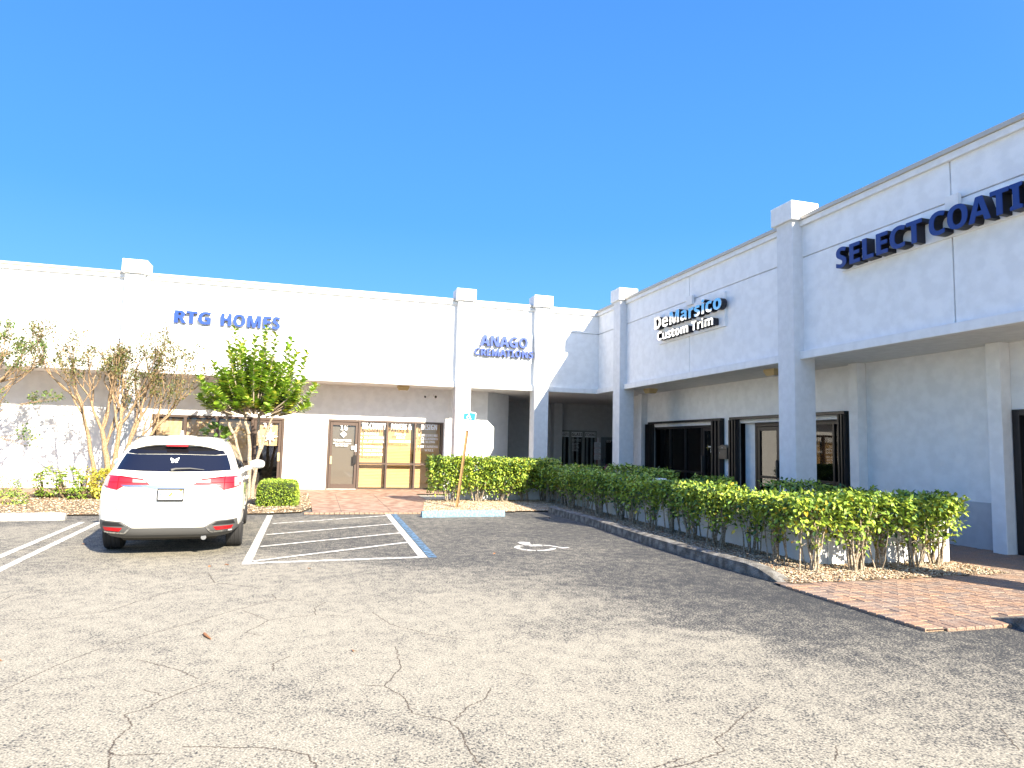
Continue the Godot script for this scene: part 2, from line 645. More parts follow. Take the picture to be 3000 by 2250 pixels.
const SUN := Vector3(-0.405, -0.63, -1.0)

func make_sky() -> PanoramaSkyMaterial:
	var w := 512
	var h := 256
	var im := Image.create(w, h, false, Image.FORMAT_RGBF)
	var to_sun := -SUN.normalized()
	var zen := Color(0.019, 0.072, 0.29)
	var mid := Color(0.040, 0.143, 0.33)
	var hor := Color(0.10, 0.25, 0.37)
	for y in h:
		var el := PI * 0.5 - PI * (y + 0.5) / h
		var s := sin(el)
		for x in w:
			var az := TAU * (x + 0.5) / w
			var d := Vector3(sin(az) * cos(el), s, -cos(az) * cos(el))
			var col: Color
			if s >= 0.0:
				var k := pow(1.0 - s, 1.6)
				col = zen.lerp(mid, clampf(k / 0.55, 0, 1)) if k < 0.55 else mid.lerp(hor, clampf((k - 0.55) / 0.45, 0, 1))
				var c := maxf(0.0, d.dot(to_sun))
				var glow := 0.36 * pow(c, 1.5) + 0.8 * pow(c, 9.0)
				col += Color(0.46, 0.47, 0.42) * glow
			else:
				col = hor.lerp(Color(0.16, 0.15, 0.13), clampf(-s * 12.0, 0, 1))
			im.set_pixel(x, y, col)
	var p := PanoramaSkyMaterial.new()
	p.panorama = ImageTexture.create_from_image(im)
	return p

func make_stone() -> ArrayMesh:
	var b := MB.new()
	var f := 1.0
	var top := Vector3(0.1, 0.8, 0)
	var ring := []
	for k in 6:
		var a := TAU * k / 6.0
		ring.append(Vector3(cos(a) * (0.9 + 0.25 * sin(k * 2.3)), 0.1 + 0.2 * cos(k * 1.7), sin(a) * (0.75 + 0.2 * cos(k * 3.1))) * f)
	for k in 6:
		b.tri(top, ring[k], ring[(k + 1) % 6], ring[k] + top)
		b.tri(Vector3(0, -0.5, 0), ring[k], ring[(k + 1) % 6], ring[k] - top)
	return b.mesh()

# ---------------------------------------------------------------- ground
const WEAR := [
	Vector3(0.2, -11.4, 0.62), Vector3(1.0, -8.3, 0.30), Vector3(2.05, -9.4, 0.62), Vector3(2.1, -7.3, 0.34), Vector3(3.84, -9.6, 0.58), Vector3(3.9, -7.5, 0.66),
	Vector3(3.7, -6.15, 0.62), Vector3(4.2, -5.7, 0.66), Vector3(4.4, -5.0, 0.66), Vector3(4.4, -4.5, 0.50), Vector3(4.4, -3.9, 0.34), Vector3(2.7, -6.1, 0.34),
	Vector3(2.85, -5.1, 0.17), Vector3(3.4, -4.4, 0.26), Vector3(5.2, -6.3, 0.86), Vector3(4.95, -7.2, 0.80), Vector3(5.1, -9.5, 0.74), Vector3(5.0, -12.5, 0.72),
	Vector3(5.0, -15.0, 0.70), Vector3(3.0, -13.0, 0.60), Vector3(3.2, -14.9, 0.52), Vector3(0.5, -13.5, 0.60), Vector3(0.4, -15.2, 0.66), Vector3(0.3, -14.6, 0.36),
	Vector3(-0.3, -8.3, 0.20), Vector3(-1.9, -7.8, 0.15), Vector3(-1.9, -10.0, 0.30), Vector3(-3.0, -10.0, 0.32), Vector3(-5.0, -11.0, 0.38), Vector3(-4.6, -13.5, 0.32),
	Vector3(-6.5, -12.0, 0.42), Vector3(-2.0, -13.0, 0.46), Vector3(-5.0, -14.6, 0.55), Vector3(-2.5, -15.6, 0.6), Vector3(-1.0, -6.0, 0.10), Vector3(0.8, -6.2, 0.10), Vector3(1.4, -5.0, 0.08), Vector3(0.0, -4.5, 0.12),
	Vector3(1.6, -3.6, 0.12), Vector3(0.6, -3.0, 0.14), Vector3(-1.6, -4.6, 0.12), Vector3(3.0, -3.0, 0.18), Vector3(5.6, -4.2, 0.70), Vector3(5.2, -3.4, 0.45), Vector3(6.2, -4.6, 0.75), Vector3(-4.0, -7.5, 0.16), Vector3(1.6, -6.6, 0.14)]

const CRACKS := [
	[-1.82, -5.08, -1.74, -5.34, -1.63, -5.65, -1.46, -5.99, -1.13, -6.39, -0.74, -6.88, -0.45, -7.23, -0.31, -7.38, -0.37, -7.64],
	[-0.86, -3.60, -0.89, -3.83, -0.95, -4.16, -0.91, -4.35, -0.99, -4.52, -0.88, -4.61, -0.84, -4.71, -0.69, -4.89, -0.55, -5.02],
	[-0.92, -4.00, -0.87, -3.96, -0.66, -3.93], [-0.98, -4.93, -0.90, -4.86, -0.85, -4.79],
	[-0.59, -4.00, -0.19, -3.90, 0.04, -3.76, 0.09, -3.55], [-0.59, -6.97, -0.33, -6.55, -0.15, -6.63, 0.07, -6.67, 0.30, -6.60],
	[0.07, -6.67, 0.06, -6.95, 0.17, -7.16, -0.05, -7.26, -0.31, -7.38], [-0.33, -6.55, -0.49, -6.17, -0.35, -6.05],
	[-1.76, -7.16, -1.50, -7.73, -1.29, -8.18, -1.02, -8.35, -0.65, -8.08, -0.50, -7.93], [-2.83, -7.72, -2.83, -8.03, -2.62, -8.25], [-1.02, -8.35, -1.15, -8.88, -1.43, -9.02],
	[-1.17, -5.59, -0.85, -5.30, -0.68, -5.07], [-0.21, -5.13, -0.22, -5.30, -0.11, -5.46],
	[0.59, -6.67, 0.71, -6.22, 0.98, -5.84, 1.30, -5.59],
	[0.68, -5.54, 0.66, -5.01, 0.51, -4.68, 0.61, -4.45, 0.63, -4.18, 0.81, -4.03, 0.86, -3.85, 0.85, -3.61, 0.90, -3.3],
	[0.85, -4.02, 0.97, -4.21, 1.11, -4.32, 1.19, -4.49], [0.36, -4.73, 0.51, -4.68], [1.45, -4.75, 1.54, -4.66],
	[1.70, -3.22, 1.92, -3.29], [2.75, -3.81, 2.59, -3.72, 2.36, -3.54, 2.21, -3.45, 2.19, -3.32, 1.98, -3.24, 1.75, -3.2],
	[2.83, -3.23, 2.69, -3.08], [3.99, -3.21, 3.80, -2.95], [-3.2, -6.6, -2.7, -7.0, -2.2, -6.95, -1.75, -7.15]]
const TRACK := [-2.6, -6.85, -2.26, -6.75, -1.89, -6.50, -1.50, -6.15, -1.01, -5.80, -0.72, -5.44, -0.49, -5.19, -0.16, -4.81, 0.22, -4.35, 0.55, -3.96, 0.71, -3.82, 1.0, -3.4]

func wear_at(x: float, z: float) -> float:
	var s := 0.0
	var w := 0.0
	for p: Vector3 in WEAR:
		var d := (p.x - x) * (p.x - x) * 0.7 + (p.y - z) * (p.y - z)
		var k := 1.0 / (d * d + 0.05)
		s += p.z * k
		w += k
	return s / w

func asphalt_texture(x0: float, z0: float, wide: float, deep: float, pw: int) -> ImageTexture:
	var mpp := wide / pw
	var ph := int(round(deep / mpp))
	var gw := 120
	var gh := int(maxf(24, 120 * deep / wide))
	var coarse := Image.create(gw, gh, false, Image.FORMAT_RF)
	var warp := noise(0.9, 3, 71)
	for y in gh:
		for x in gw:
			var wx := x0 + wide * (x + 0.5) / gw
			var wz := z0 + deep * (y + 0.5) / gh
			var v := wear_at(wx + 0.55 * warp.get_noise_2d(wx, wz * 1.6), wz + 0.45 * warp.get_noise_2d(wx + 40.0, wz * 1.6))
			var best := 9.0
			for i in range(0, TRACK.size() - 2, 2):
				var q := Geometry2D.get_closest_point_to_segment(Vector2(wx, wz), Vector2(TRACK[i], TRACK[i + 1]), Vector2(TRACK[i + 2], TRACK[i + 3]))
				best = minf(best, q.distance_to(Vector2(wx, wz)))
			v += 0.16 * exp(-best * best / 0.012) * (0.6 + 0.8 * warp.get_noise_2d(wx * 2.0, wz * 2.0))
			v += 0.10 * warp.get_noise_2d(wx * 0.8 + 9.0, wz * 1.1)
			coarse.set_pixel(x, y, Color(clampf(v, 0.0, 1.0), 0, 0))
	coarse.convert(Image.FORMAT_L8)
	coarse.resize(pw, ph, Image.INTERPOLATE_CUBIC)
	var m := coarse.get_data()
	var maps := []
	for spec in [[34.0, 2, 81], [5.0, 3, 82], [78.0, 1, 83]]:
		var f := noise(spec[0] * mpp, spec[1], spec[2])
		f.offset = Vector3(x0 / mpp, z0 / mpp, 0)
		maps.append(f.get_image(pw, ph, false, false, false).get_data())
	var a: PackedByteArray = maps[0]
	var b: PackedByteArray = maps[1]
	var e: PackedByteArray = maps[2]
	# colour by darkness: cream aggregate where the seal coat is gone, blue-grey seal where it stays
	var lut_r := PackedByteArray()
	var lut_g := PackedByteArray()
	var lut_b := PackedByteArray()
	for i in 512:
		var t := clampf((i - 128.0) / 255.0 * 1.12, -0.4, 1.4)
		var k := smoothstep(0.33, 0.72, t)
		var lift := 1.0 - 0.16 * clampf(t, 0.0, 1.0) + (0.16 if t < 0.0 else 0.0)
		var col := Color(0.40, 0.365, 0.285).lerp(Color(0.040, 0.043, 0.048), k)
		col = lin(minf(col.r * lift, 1), minf(col.g * lift, 1), minf(col.b * lift, 1))
		lut_r.append(int(col.r * 255)); lut_g.append(int(col.g * 255)); lut_b.append(int(col.b * 255))
	var out := PackedByteArray()
	out.resize(pw * ph * 3)
	var o := 0
	for i in pw * ph:
		var t := 128 + m[i] + (((a[i] - 128) * 8 + (b[i] - 128) * 4 + (e[i] - 128) * 7) >> 3)
		t = 0 if t < 0 else (511 if t > 511 else t)
		out[o] = lut_r[t]
		out[o + 1] = lut_g[t]
		out[o + 2] = lut_b[t]
		o += 3
	var im := Image.create_from_data(pw, ph, false, Image.FORMAT_RGB8, out)
	var r := RandomNumberGenerator.new()
	r.seed = 5
	for line in CRACKS:
		for i in range(0, line.size() - 2, 2):
			var p := Vector2(line[i], line[i + 1])
			var q := Vector2(line[i + 2], line[i + 3])
			var steps := int(p.distance_to(q) / (mpp * 0.5)) + 2
			var off := Vector2.ZERO
			for s in steps:
				off = off * 0.9 + Vector2(r.randf_range(-1, 1), r.randf_range(-1, 1)) * 0.004
				var at := p.lerp(q, s / float(steps)) + off * sin(PI * s / steps)
				var px := int((at.x - x0) / mpp)
				var py := int((at.y - z0) / mpp)
				var thick := int(clampf(0.009 / mpp * r.randf_range(0.4, 1.25), 1, 2))
				for dx in thick:
					for dy in thick:
						if px + dx >= 0 and px + dx < pw and py + dy >= 0 and py + dy < ph:
							var old := im.get_pixel(px + dx, py + dy)
							im.set_pixel(px + dx, py + dy, old.lerp(Color(0.24, 0.19, 0.15), 0.75))
	return ImageTexture.create_from_image(im)

func sheet(x0: float, z0: float, x1: float, z1: float, y: float) -> MB:
	var b := MB.new()
	b.quad(Vector3(x0, y, z0), Vector3(x1, y, z0), Vector3(x1, y, z1), Vector3(x0, y, z1), Vector3.UP)
	for p in b.v:
		b.u.append(Vector2((p.x - x0) / (x1 - x0), (p.z - z0) / (z1 - z0)))
	return b

func strip(pts: Array, width: float, y: float) -> MB:
	var b := MB.new()
	for i in pts.size() - 1:
		var p: Vector2 = pts[i]
		var q: Vector2 = pts[i + 1]
		var s := (q - p).normalized().orthogonal() * width * 0.5
		b.quad(Vector3(p.x + s.x, y, p.y + s.y), Vector3(q.x + s.x, y, q.y + s.y), Vector3(q.x - s.x, y, q.y - s.y), Vector3(p.x - s.x, y, p.y - s.y), Vector3.UP)
	return b

func build_ground() -> void:
	var g := structure("ground")
	var base := mat("asphalt_plain", lin(0.26, 0.245, 0.205), 0.95)
	part(g, "asphalt_base", sheet(-300, -300, 300, 300, -0.012), base)
	var lot := structure("parking_lot")
	var grain := noise_tex(noise(0.14, 4, 51), 512, Color(0.72, 0.72, 0.72), Color.WHITE)
	var bump := noise_tex(noise(0.11, 4, 53), 512, Color.BLACK, Color.WHITE, 8.0)
	for s in [[-5.0, -8.2, 7.4, -1.6, 2048], [-9.0, -16.6, 7.4, -8.2, 2048]]:
		var m := mat("asphalt_%d" % lot.get_child_count(), Color.WHITE, 0.95)
		var w: float = s[2] - s[0]
		var d: float = s[3] - s[1]
		m.albedo_texture = asphalt_texture(s[0], s[1], w, d, s[4])
		m.detail_enabled = true
		m.detail_albedo = grain
		m.detail_blend_mode = BaseMaterial3D.BLEND_MODE_MUL
		m.detail_uv_layer = BaseMaterial3D.DETAIL_UV_2
		m.uv2_triplanar = true
		m.uv2_world_triplanar = true
		m.uv2_scale = Vector3.ONE * 0.9
		part(lot, "asphalt", sheet(s[0], s[1], s[2], s[3], 0.0), m)
	var pw: Material = M.paint_white
	var y := 0.005
	part(lot, "white_line", strip([Vector2(-0.79, -9.45), Vector2(-0.87, -15.47)], 0.115, y), pw)
	part(lot, "white_line", strip([Vector2(1.53, -9.66), Vector2(1.63, -15.70)], 0.115, y), pw)
	part(lot, "blue_line", strip([Vector2(1.665, -9.66), Vector2(1.765, -15.62)], 0.125, y), M.paint_blue)
	for d in [[-0.73, -13.92, 1.57, -15.24], [-0.73, -12.31, 1.56, -13.72], [-0.73, -10.96, 1.54, -12.34], [-0.73, -9.66, 1.51, -11.16]]:
		part(lot, "white_line", strip([Vector2(d[0], d[1]), Vector2(d[2], d[3])], 0.10, y + 0.004), pw)
	part(lot, "white_line", strip([Vector2(-0.73, -9.54), Vector2(1.47, -9.71)], 0.125, y), pw)
	part(lot, "white_line", strip([Vector2(-3.84, -9.4), Vector2(-4.10, -14.45)], 0.105, y), pw)
	part(lot, "white_line", strip([Vector2(-3.50, -9.3), Vector2(-3.81, -14.43)], 0.105, y), pw)
	# wheelchair symbol, stencilled pieces
	var pieces := []
	var head := []
	for k in 14:
		head.append(Vector2(3.40 + 0.105 * cos(TAU * k / 14), -10.93 + 0.10 * sin(TAU * k / 14)))
	pieces.append(head)
	pieces.append([Vector2(3.29, -10.88), Vector2(3.48, -10.88), Vector2(3.46, -10.64), Vector2(3.33, -10.62)])
	pieces.append([Vector2(3.36, -10.60), Vector2(3.60, -10.62), Vector2(3.60, -10.52), Vector2(3.38, -10.50)])
	pieces.append([Vector2(3.475, -10.72), Vector2(3.64, -10.72), Vector2(3.64, -10.65), Vector2(3.47, -10.65)])
	pieces.append([Vector2(3.62, -10.63), Vector2(3.75, -10.61), Vector2(3.87, -10.34), Vector2(3.97, -10.37), Vector2(3.98, -10.29), Vector2(3.83, -10.24), Vector2(3.70, -10.53), Vector2(3.62, -10.54)])
	for arc in [[1.85, 3.05], [0.25, 1.75], [3.15, 4.15]]:
		var ring := []
		for k in 9:
			var t: float = lerpf(arc[0], arc[1], k / 8.0)
			ring.append(Vector2(3.41 + 0.33 * cos(t), -10.36 + 0.33 * sin(t)))
		for k in 9:
			var t: float = lerpf(arc[1], arc[0], k / 8.0)
			ring.append(Vector2(3.41 + 0.235 * cos(t), -10.36 + 0.235 * sin(t)))
		pieces.append(ring)
	var sym := MB.new()
	for p in pieces:
		var poly := PackedVector2Array(p)
		var idx := Geometry2D.triangulate_polygon(poly)
		for i in range(0, idx.size(), 3):
			sym.tri(Vector3(poly[idx[i]].x, y, poly[idx[i]].y), Vector3(poly[idx[i + 1]].x, y, poly[idx[i + 1]].y), Vector3(poly[idx[i + 2]].x, y, poly[idx[i + 2]].y), Vector3.UP)
	part(lot, "wheelchair_symbol", sym, pw)

# ---------------------------------------------------------------- the two wings
const TOP := 6.48
# local frame of a facade: x along it, y up, z out of it
func wing_frame(right: bool) -> Transform3D:
	return Transform3D(Basis(Vector3.UP, -PI / 2), Vector3(9.5, 0, 0)) if right else Transform3D(Basis.IDENTITY, Vector3(0, 0, -22.1))

func fbox(parent: Node3D, called: String, xf: Transform3D, lo: Vector3, hi: Vector3, m: Material, bv := 0.0) -> MeshInstance3D:
	var b := MB.new()
	b.box(lo, hi, bv, Transform3D(xf.basis, xf.origin - parent.position))
	return part(parent, called, b, m)

# fascia of one bay between columns, cut into panels by open joints
func bay(parent: Node3D, xf: Transform3D, x0: float, x1: float, joint_y: float, joint_x: Array) -> void:
	var xs := [x0] + joint_x + [x1]
	var ys := [3.56, joint_y, 6.36] if joint_y > 0.0 else [3.56, 6.36]
	for i in xs.size() - 1:
		for k in ys.size() - 1:
			var g := 0.011
			var a := Vector3(xs[i] + (g if i > 0 else 0.0), ys[k] + (g if k > 0 else 0.0), -0.05)
			var b := Vector3(xs[i + 1] - (g if i < xs.size() - 2 else 0.0), ys[k + 1] - (g if k < ys.size() - 2 else 0.0), 0.0)
			fbox(parent, "fascia_panel", xf, a, b, M.stucco, 0.006)
	fbox(parent, "fascia_backing", xf, Vector3(x0, 3.57, -0.30), Vector3(x1, 6.40, -0.051), M.stucco)
	fbox(parent, "bottom_trim", xf, Vector3(x0, 3.50, -0.04), Vector3(x1, 3.665, 0.10), M.trim, 0.006)
	fbox(parent, "cornice", xf, Vector3(x0, 6.285, 0.0), Vector3(x1, 6.40, 0.065), M.trim, 0.005)
	fbox(parent, "coping", xf, Vector3(x0, 6.40, -0.33), Vector3(x1, TOP, 0.10), M.flashing, 0.006)

func column(parent: Node3D, xf: Transform3D, x: float) -> void:
	var c := fbox(parent, "column", xf, Vector3(x - 0.255, 0, -0.27), Vector3(x + 0.255, 6.42, 0.24), M.column, 0.012)
	for s in [["column_base", 0.285, 0.0, 0.82], ["column_cap", 0.335, 6.40, 6.80]]:
		var b := MB.new()
		var r: float = s[1]
		b.box(Vector3(x - r, s[2], -0.015 - r), Vector3(x + r, s[3], -0.015 + r), 0.01, Transform3D(xf.basis, xf.origin - parent.position))
		part(c, s[0], b, M.column if s[0] == "column_base" else M.trim)

# glazing: frame bars, panes and what stands behind them. f: frame to the wall plane
func bar(parent: Node3D, xf: Transform3D, x0: float, y0: float, x1: float, y1: float, z0: float, z1: float, m: Material) -> void:
	fbox(parent, "frame", xf, Vector3(x0, y0, z0), Vector3(x1, y1, z1), m, 0.004)

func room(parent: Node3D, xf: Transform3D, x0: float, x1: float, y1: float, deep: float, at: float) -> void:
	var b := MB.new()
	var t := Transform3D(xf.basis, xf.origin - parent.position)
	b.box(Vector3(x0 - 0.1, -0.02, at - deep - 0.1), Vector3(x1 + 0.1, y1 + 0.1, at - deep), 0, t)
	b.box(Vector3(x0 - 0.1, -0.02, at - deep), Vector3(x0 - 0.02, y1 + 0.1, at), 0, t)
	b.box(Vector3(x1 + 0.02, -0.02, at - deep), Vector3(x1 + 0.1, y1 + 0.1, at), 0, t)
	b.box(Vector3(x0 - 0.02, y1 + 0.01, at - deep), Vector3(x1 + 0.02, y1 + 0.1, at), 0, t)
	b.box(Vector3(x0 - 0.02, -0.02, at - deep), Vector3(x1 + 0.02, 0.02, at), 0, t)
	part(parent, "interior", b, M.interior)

func build_left_wing() -> void:
	var w := thing("left_wing_building", "sunlit white stucco retail wing on the left with brown storefronts under a deep soffit", "building", Vector3(-5.0, 0, -23.6))
	var xf := wing_frame(false)
	var cols := [-5.365, 4.595, 7.32]
	bay(w, xf, -17.0, cols[0] - 0.2, 5.02, [])
	bay(w, xf, cols[0] + 0.2, cols[1] - 0.2, 0.0, [])
	bay(w, xf, cols[1] + 0.2, cols[2] - 0.2, 0.0, [])
	bay(w, xf, cols[2] + 0.2, 9.5, 5.63, [])
	for c: float in cols:
		column(w, xf, c)
	var inv := -w.position
	# round medallion left of the first column
	var disc := PackedVector2Array()
	for k in 40:
		disc.append(Vector2(-7.605 + 0.34 * cos(TAU * k / 40), 4.94 + 0.34 * sin(TAU * k / 40)))
	var md := MB.new()
	md.prism(disc, 0.045, Transform3D(Basis.IDENTITY, Vector3(0, 0, -22.10) + inv))
	part(w, "medallion", md.smooth(30), M.stucco)
	# flat backing boards of the signs
	fbox(w, "sign_board", xf, Vector3(4.92, 4.44, 0.001), Vector3(7.02, 5.44, 0.05), M.stucco, 0.004)
	fbox(w, "sign_ledge", xf, Vector3(-4.35, 4.965, 0.001), Vector3(-1.09, 4.995, 0.045), M.trim)
	# soffit, roof, wall with its openings
	boxp(w, "soffit", Vector3(-17, 3.52, -28.3) + inv, Vector3(16, 3.62, -22.13) + inv, M.soffit)
	boxp(w, "roof", Vector3(-17, 5.9, -40) + inv, Vector3(9.5, 6.1, -22.3) + inv, M.soffit)
	boxp(w, "rear_wall", Vector3(-17, 0, -40.2) + inv, Vector3(16, 6.4, -40) + inv, M.stucco)
	boxp(w, "side_wall", Vector3(-17.2, 0, -40.2) + inv, Vector3(-17, 6.4, -22.1) + inv, M.stucco)
	var wz0 := -23.85
	var wz1 := -23.6
	for s in [[-17.0, -4.98, 0.0, 3.52], [-1.03, 0.36, 0.0, 3.52], [4.29, 5.87, 0.0, 3.52], [-4.98, -1.03, 2.34, 3.52], [0.36, 4.29, 2.36, 3.52]]:
		boxp(w, "wall", Vector3(s[0], s[2], wz0) + inv, Vector3(s[1], s[3], wz1) + inv, M.stucco)
	boxp(w, "wall_base", Vector3(-17, 0, wz1) + inv, Vector3(-5.0, 0.815, wz1 + 0.018) + inv, M.stucco, 0.004)
	# pilaster beside the shop door wall and the slanted corner wall
	boxp(w, "pilaster", Vector3(4.46, 0, wz1) + inv, Vector3(4.60, 3.52, wz1 + 0.05) + inv, M.stucco, 0.004)
	var sl := MB.new()
	var pts := PackedVector2Array([Vector2(5.87, -23.6), Vector2(6.98, -24.78), Vector2(6.98, -28.1), Vector2(6.7, -28.1), Vector2(6.7, -24.9), Vector2(5.75, -23.85)])
	var poly := PackedVector2Array()
	for p in pts:
		poly.append(Vector2(p.x, -p.y))
	sl.prism(poly, 3.52, Transform3D(Basis(Vector3.RIGHT, -PI / 2), inv))
	part(w, "corner_wall", sl, M.stucco)
	storefront_16(w)
	storefront_15(w)

func storefront_16(w: Node3D) -> void:
	var xf := Transform3D(Basis.IDENTITY, Vector3(0, 0, -23.6))
	var b: Material = M.bronze
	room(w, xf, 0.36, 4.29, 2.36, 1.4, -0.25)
	# door leaf with its own frame, glass, plates and number
	bar(w, xf, 0.36, 0.0, 0.43, 2.36, -0.12, -0.005, b)
	bar(w, xf, 0.43, 2.28, 1.36, 2.36, -0.12, -0.005, b)
	var door := part(w, "door", null, b)
	var db := MB.new()
	var tx := Transform3D(Basis.IDENTITY, xf.origin - w.position)
	db.box(Vector3(0.44, 0.03, -0.08), Vector3(0.52, 2.27, -0.035), 0.004, tx)
	db.box(Vector3(1.27, 0.03, -0.08), Vector3(1.35, 2.27, -0.035), 0.004, tx)
	db.box(Vector3(0.52, 2.16, -0.08), Vector3(1.27, 2.27, -0.035), 0.004, tx)
	db.box(Vector3(0.52, 0.03, -0.08), Vector3(1.27, 0.19, -0.035), 0.004, tx)
	door.mesh = db.mesh()
	door.name = "door"
	boxq(door, "glass_pane", xf, w, Vector3(0.52, 0.19, -0.06), Vector3(1.27, 2.16, -0.054), M.glass)
	boxq(door, "added_backing", xf, w, Vector3(0.50, 0.1, -0.12), Vector3(1.30, 2.2, -0.11), M.door_backing)  # added board, stands in for the grey-brown reflecting tint of the glass
	boxq(door, "handle", xf, w, Vector3(1.22, 0.88, -0.035), Vector3(1.33, 1.16, 0.03), M.dark_bronze)
	boxq(door, "pull_plate", xf, w, Vector3(0.47, 0.86, -0.035), Vector3(0.53, 1.12, -0.02), M.lamp_tan)
	boxq(door, "threshold", xf, w, Vector3(0.40, 0.0, -0.10), Vector3(1.38, 0.03, 0.0), M.trim)
	var on := Transform3D(Basis.IDENTITY, xf.origin - w.position + Vector3(0, 0, -0.053))
	part(door, "number", words("16", serif, 0.76, 2.00, 0.25, 0.19, 0.003, on), M.vinyl)
	var dm := MB.new()
	dm.prism(PackedVector2Array([Vector2(0.88, 1.75), Vector2(0.99, 1.86), Vector2(0.88, 1.97), Vector2(0.77, 1.86)]), 0.003, on)
	part(door, "diamond_logo", dm, M.vinyl)
	part(door, "lettering", words("TRI-COUNTY PAVERS", sans, 0.56, 1.615, 0.58, 0.075, 0.003, on), M.vinyl)
	part(door, "lettering", words("DESIGN CONCRETE MARBLE", sans, 0.56, 1.535, 0.58, 0.036, 0.003, on), M.vinyl)
	part(door, "lettering", words("561-739-0957", sans, 0.63, 1.45, 0.42, 0.06, 0.003, on), M.vinyl)
	boxq(door, "sticker", xf, w, Vector3(1.15, 1.36, -0.053), Vector3(1.26, 1.47, -0.050), M.vinyl)
	boxq(door, "sticker", xf, w, Vector3(1.275, 1.28, -0.034), Vector3(1.33, 1.52, -0.030), M.vinyl)
	# three windows with bottom lights
	bar(w, xf, 1.36, 0.0, 1.44, 2.36, -0.12, 0.0, b)
	bar(w, xf, 1.44, 2.30, 4.29, 2.36, -0.12, 0.0, b)
	bar(w, xf, 1.44, 0.0, 4.29, 0.05, -0.12, 0.0, b)
	var mx := [1.44, 2.335, 3.30, 4.21]
	for i in 3:
		var x0: float = mx[i] + (0.03 if i > 0 else 0.0)
		var x1: float = mx[i + 1] - (0.03 if i < 2 else 0.0)
		var win := part(w, "window", null, b)
		var fb := MB.new()
		fb.box(Vector3(x1 if i < 2 else 4.21, 0.05, -0.12), Vector3(mx[i + 1] + 0.03 if i < 2 else 4.29, 2.30, -0.002), 0.004, tx)
		fb.box(Vector3(x0, 0.86, -0.11), Vector3(x1, 0.92, 0.004), 0.004, tx)
		win.mesh = fb.mesh()
		for yy in [[0.05, 0.86], [0.92, 2.30]]:
			boxq(win, "pane", xf, w, Vector3(x0, yy[0], -0.065), Vector3(x1, yy[1], -0.059), M.glass)
		var bl := MB.new()
		var y := 0.10
		while y < 2.28:
			var t := Transform3D(Basis(Vector3.RIGHT, 1.12), xf.origin - w.position + Vector3(0, y, -0.235))
			bl.box(Vector3(x0 + 0.01, -0.003, -0.029), Vector3(x1 - 0.01, 0.0, 0.029), 0, t)
			y += 0.0505
		part(win, "blind_slats", bl, M.blind).set_meta("kind", "stuff")
	var og := Transform3D(Basis.IDENTITY, xf.origin - w.position + Vector3(0, 0, -0.058))
	for t in [["TRI-COUNTY", 1.47, 2.06, 0.81, 0.22], ["PAVERS &", 2.47, 2.08, 0.70, 0.20], ["DESIGN", 3.51, 2.095, 0.55, 0.19]]:
		part(w, "lettering", words(t[0], sans, t[1], t[2], t[3], t[4], 0.003, og), M.vinyl)
		part(w, "lettering", words(t[0], sans, t[1] + 0.008, t[2], t[3], t[4], 0.0035, og), M.vinyl)
	var lines := [["MARBLE", 1.56, 1.86, 0.50], ["TRAVERTINE", 1.56, 1.73, 0.68], ["CLAY BRICK", 1.55, 1.60, 0.70], ["DRIVEWAYS", 1.55, 1.42, 0.66], ["POOLDECKS", 1.55, 1.29, 0.64], ["WALKWAYS", 1.55, 1.16, 0.66],
		["POOL &", 2.60, 1.88, 0.38], ["DECK", 2.66, 1.755, 0.30], ["REMODELING", 2.43, 1.625, 0.72], ["PRESSURE", 3.53, 1.86, 0.58], ["CLEANING", 3.52, 1.745, 0.59], ["SEALING", 3.52, 1.635, 0.49], ["RETAINING", 3.50, 1.47, 0.62], ["WALL", 3.65, 1.34, 0.32]]
	for l in lines:
		part(w, "lettering", words(l[0], serif, l[1], l[2], l[3], 0.078, 0.003, og), M.vinyl)
	for p in [[1.48, 1.90], [1.48, 1.77], [1.47, 1.64], [1.47, 1.46], [1.47, 1.33], [1.47, 1.20], [3.44, 1.90], [3.43, 1.51]]:
		var dot := MB.new()
		var ring := PackedVector2Array()
		for k in 10:
			ring.append(Vector2(p[0] + 0.026 * cos(TAU * k / 10), p[1] + 0.026 * sin(TAU * k / 10)))
		dot.prism(ring, 0.003, og)
		part(w, "bullet_dot", dot, M.vinyl)

# a box in a facade frame, as a sub-part of a part that is itself kept in the wing's own axes
func boxq(parent: Node3D, called: String, xf: Transform3D, w: Node3D, lo: Vector3, hi: Vector3, m: Material, bv := 0.0) -> MeshInstance3D:
	var b := MB.new()
	b.box(lo, hi, bv, Transform3D(xf.basis, xf.origin - w.position))
	return part(parent, called, b, m)

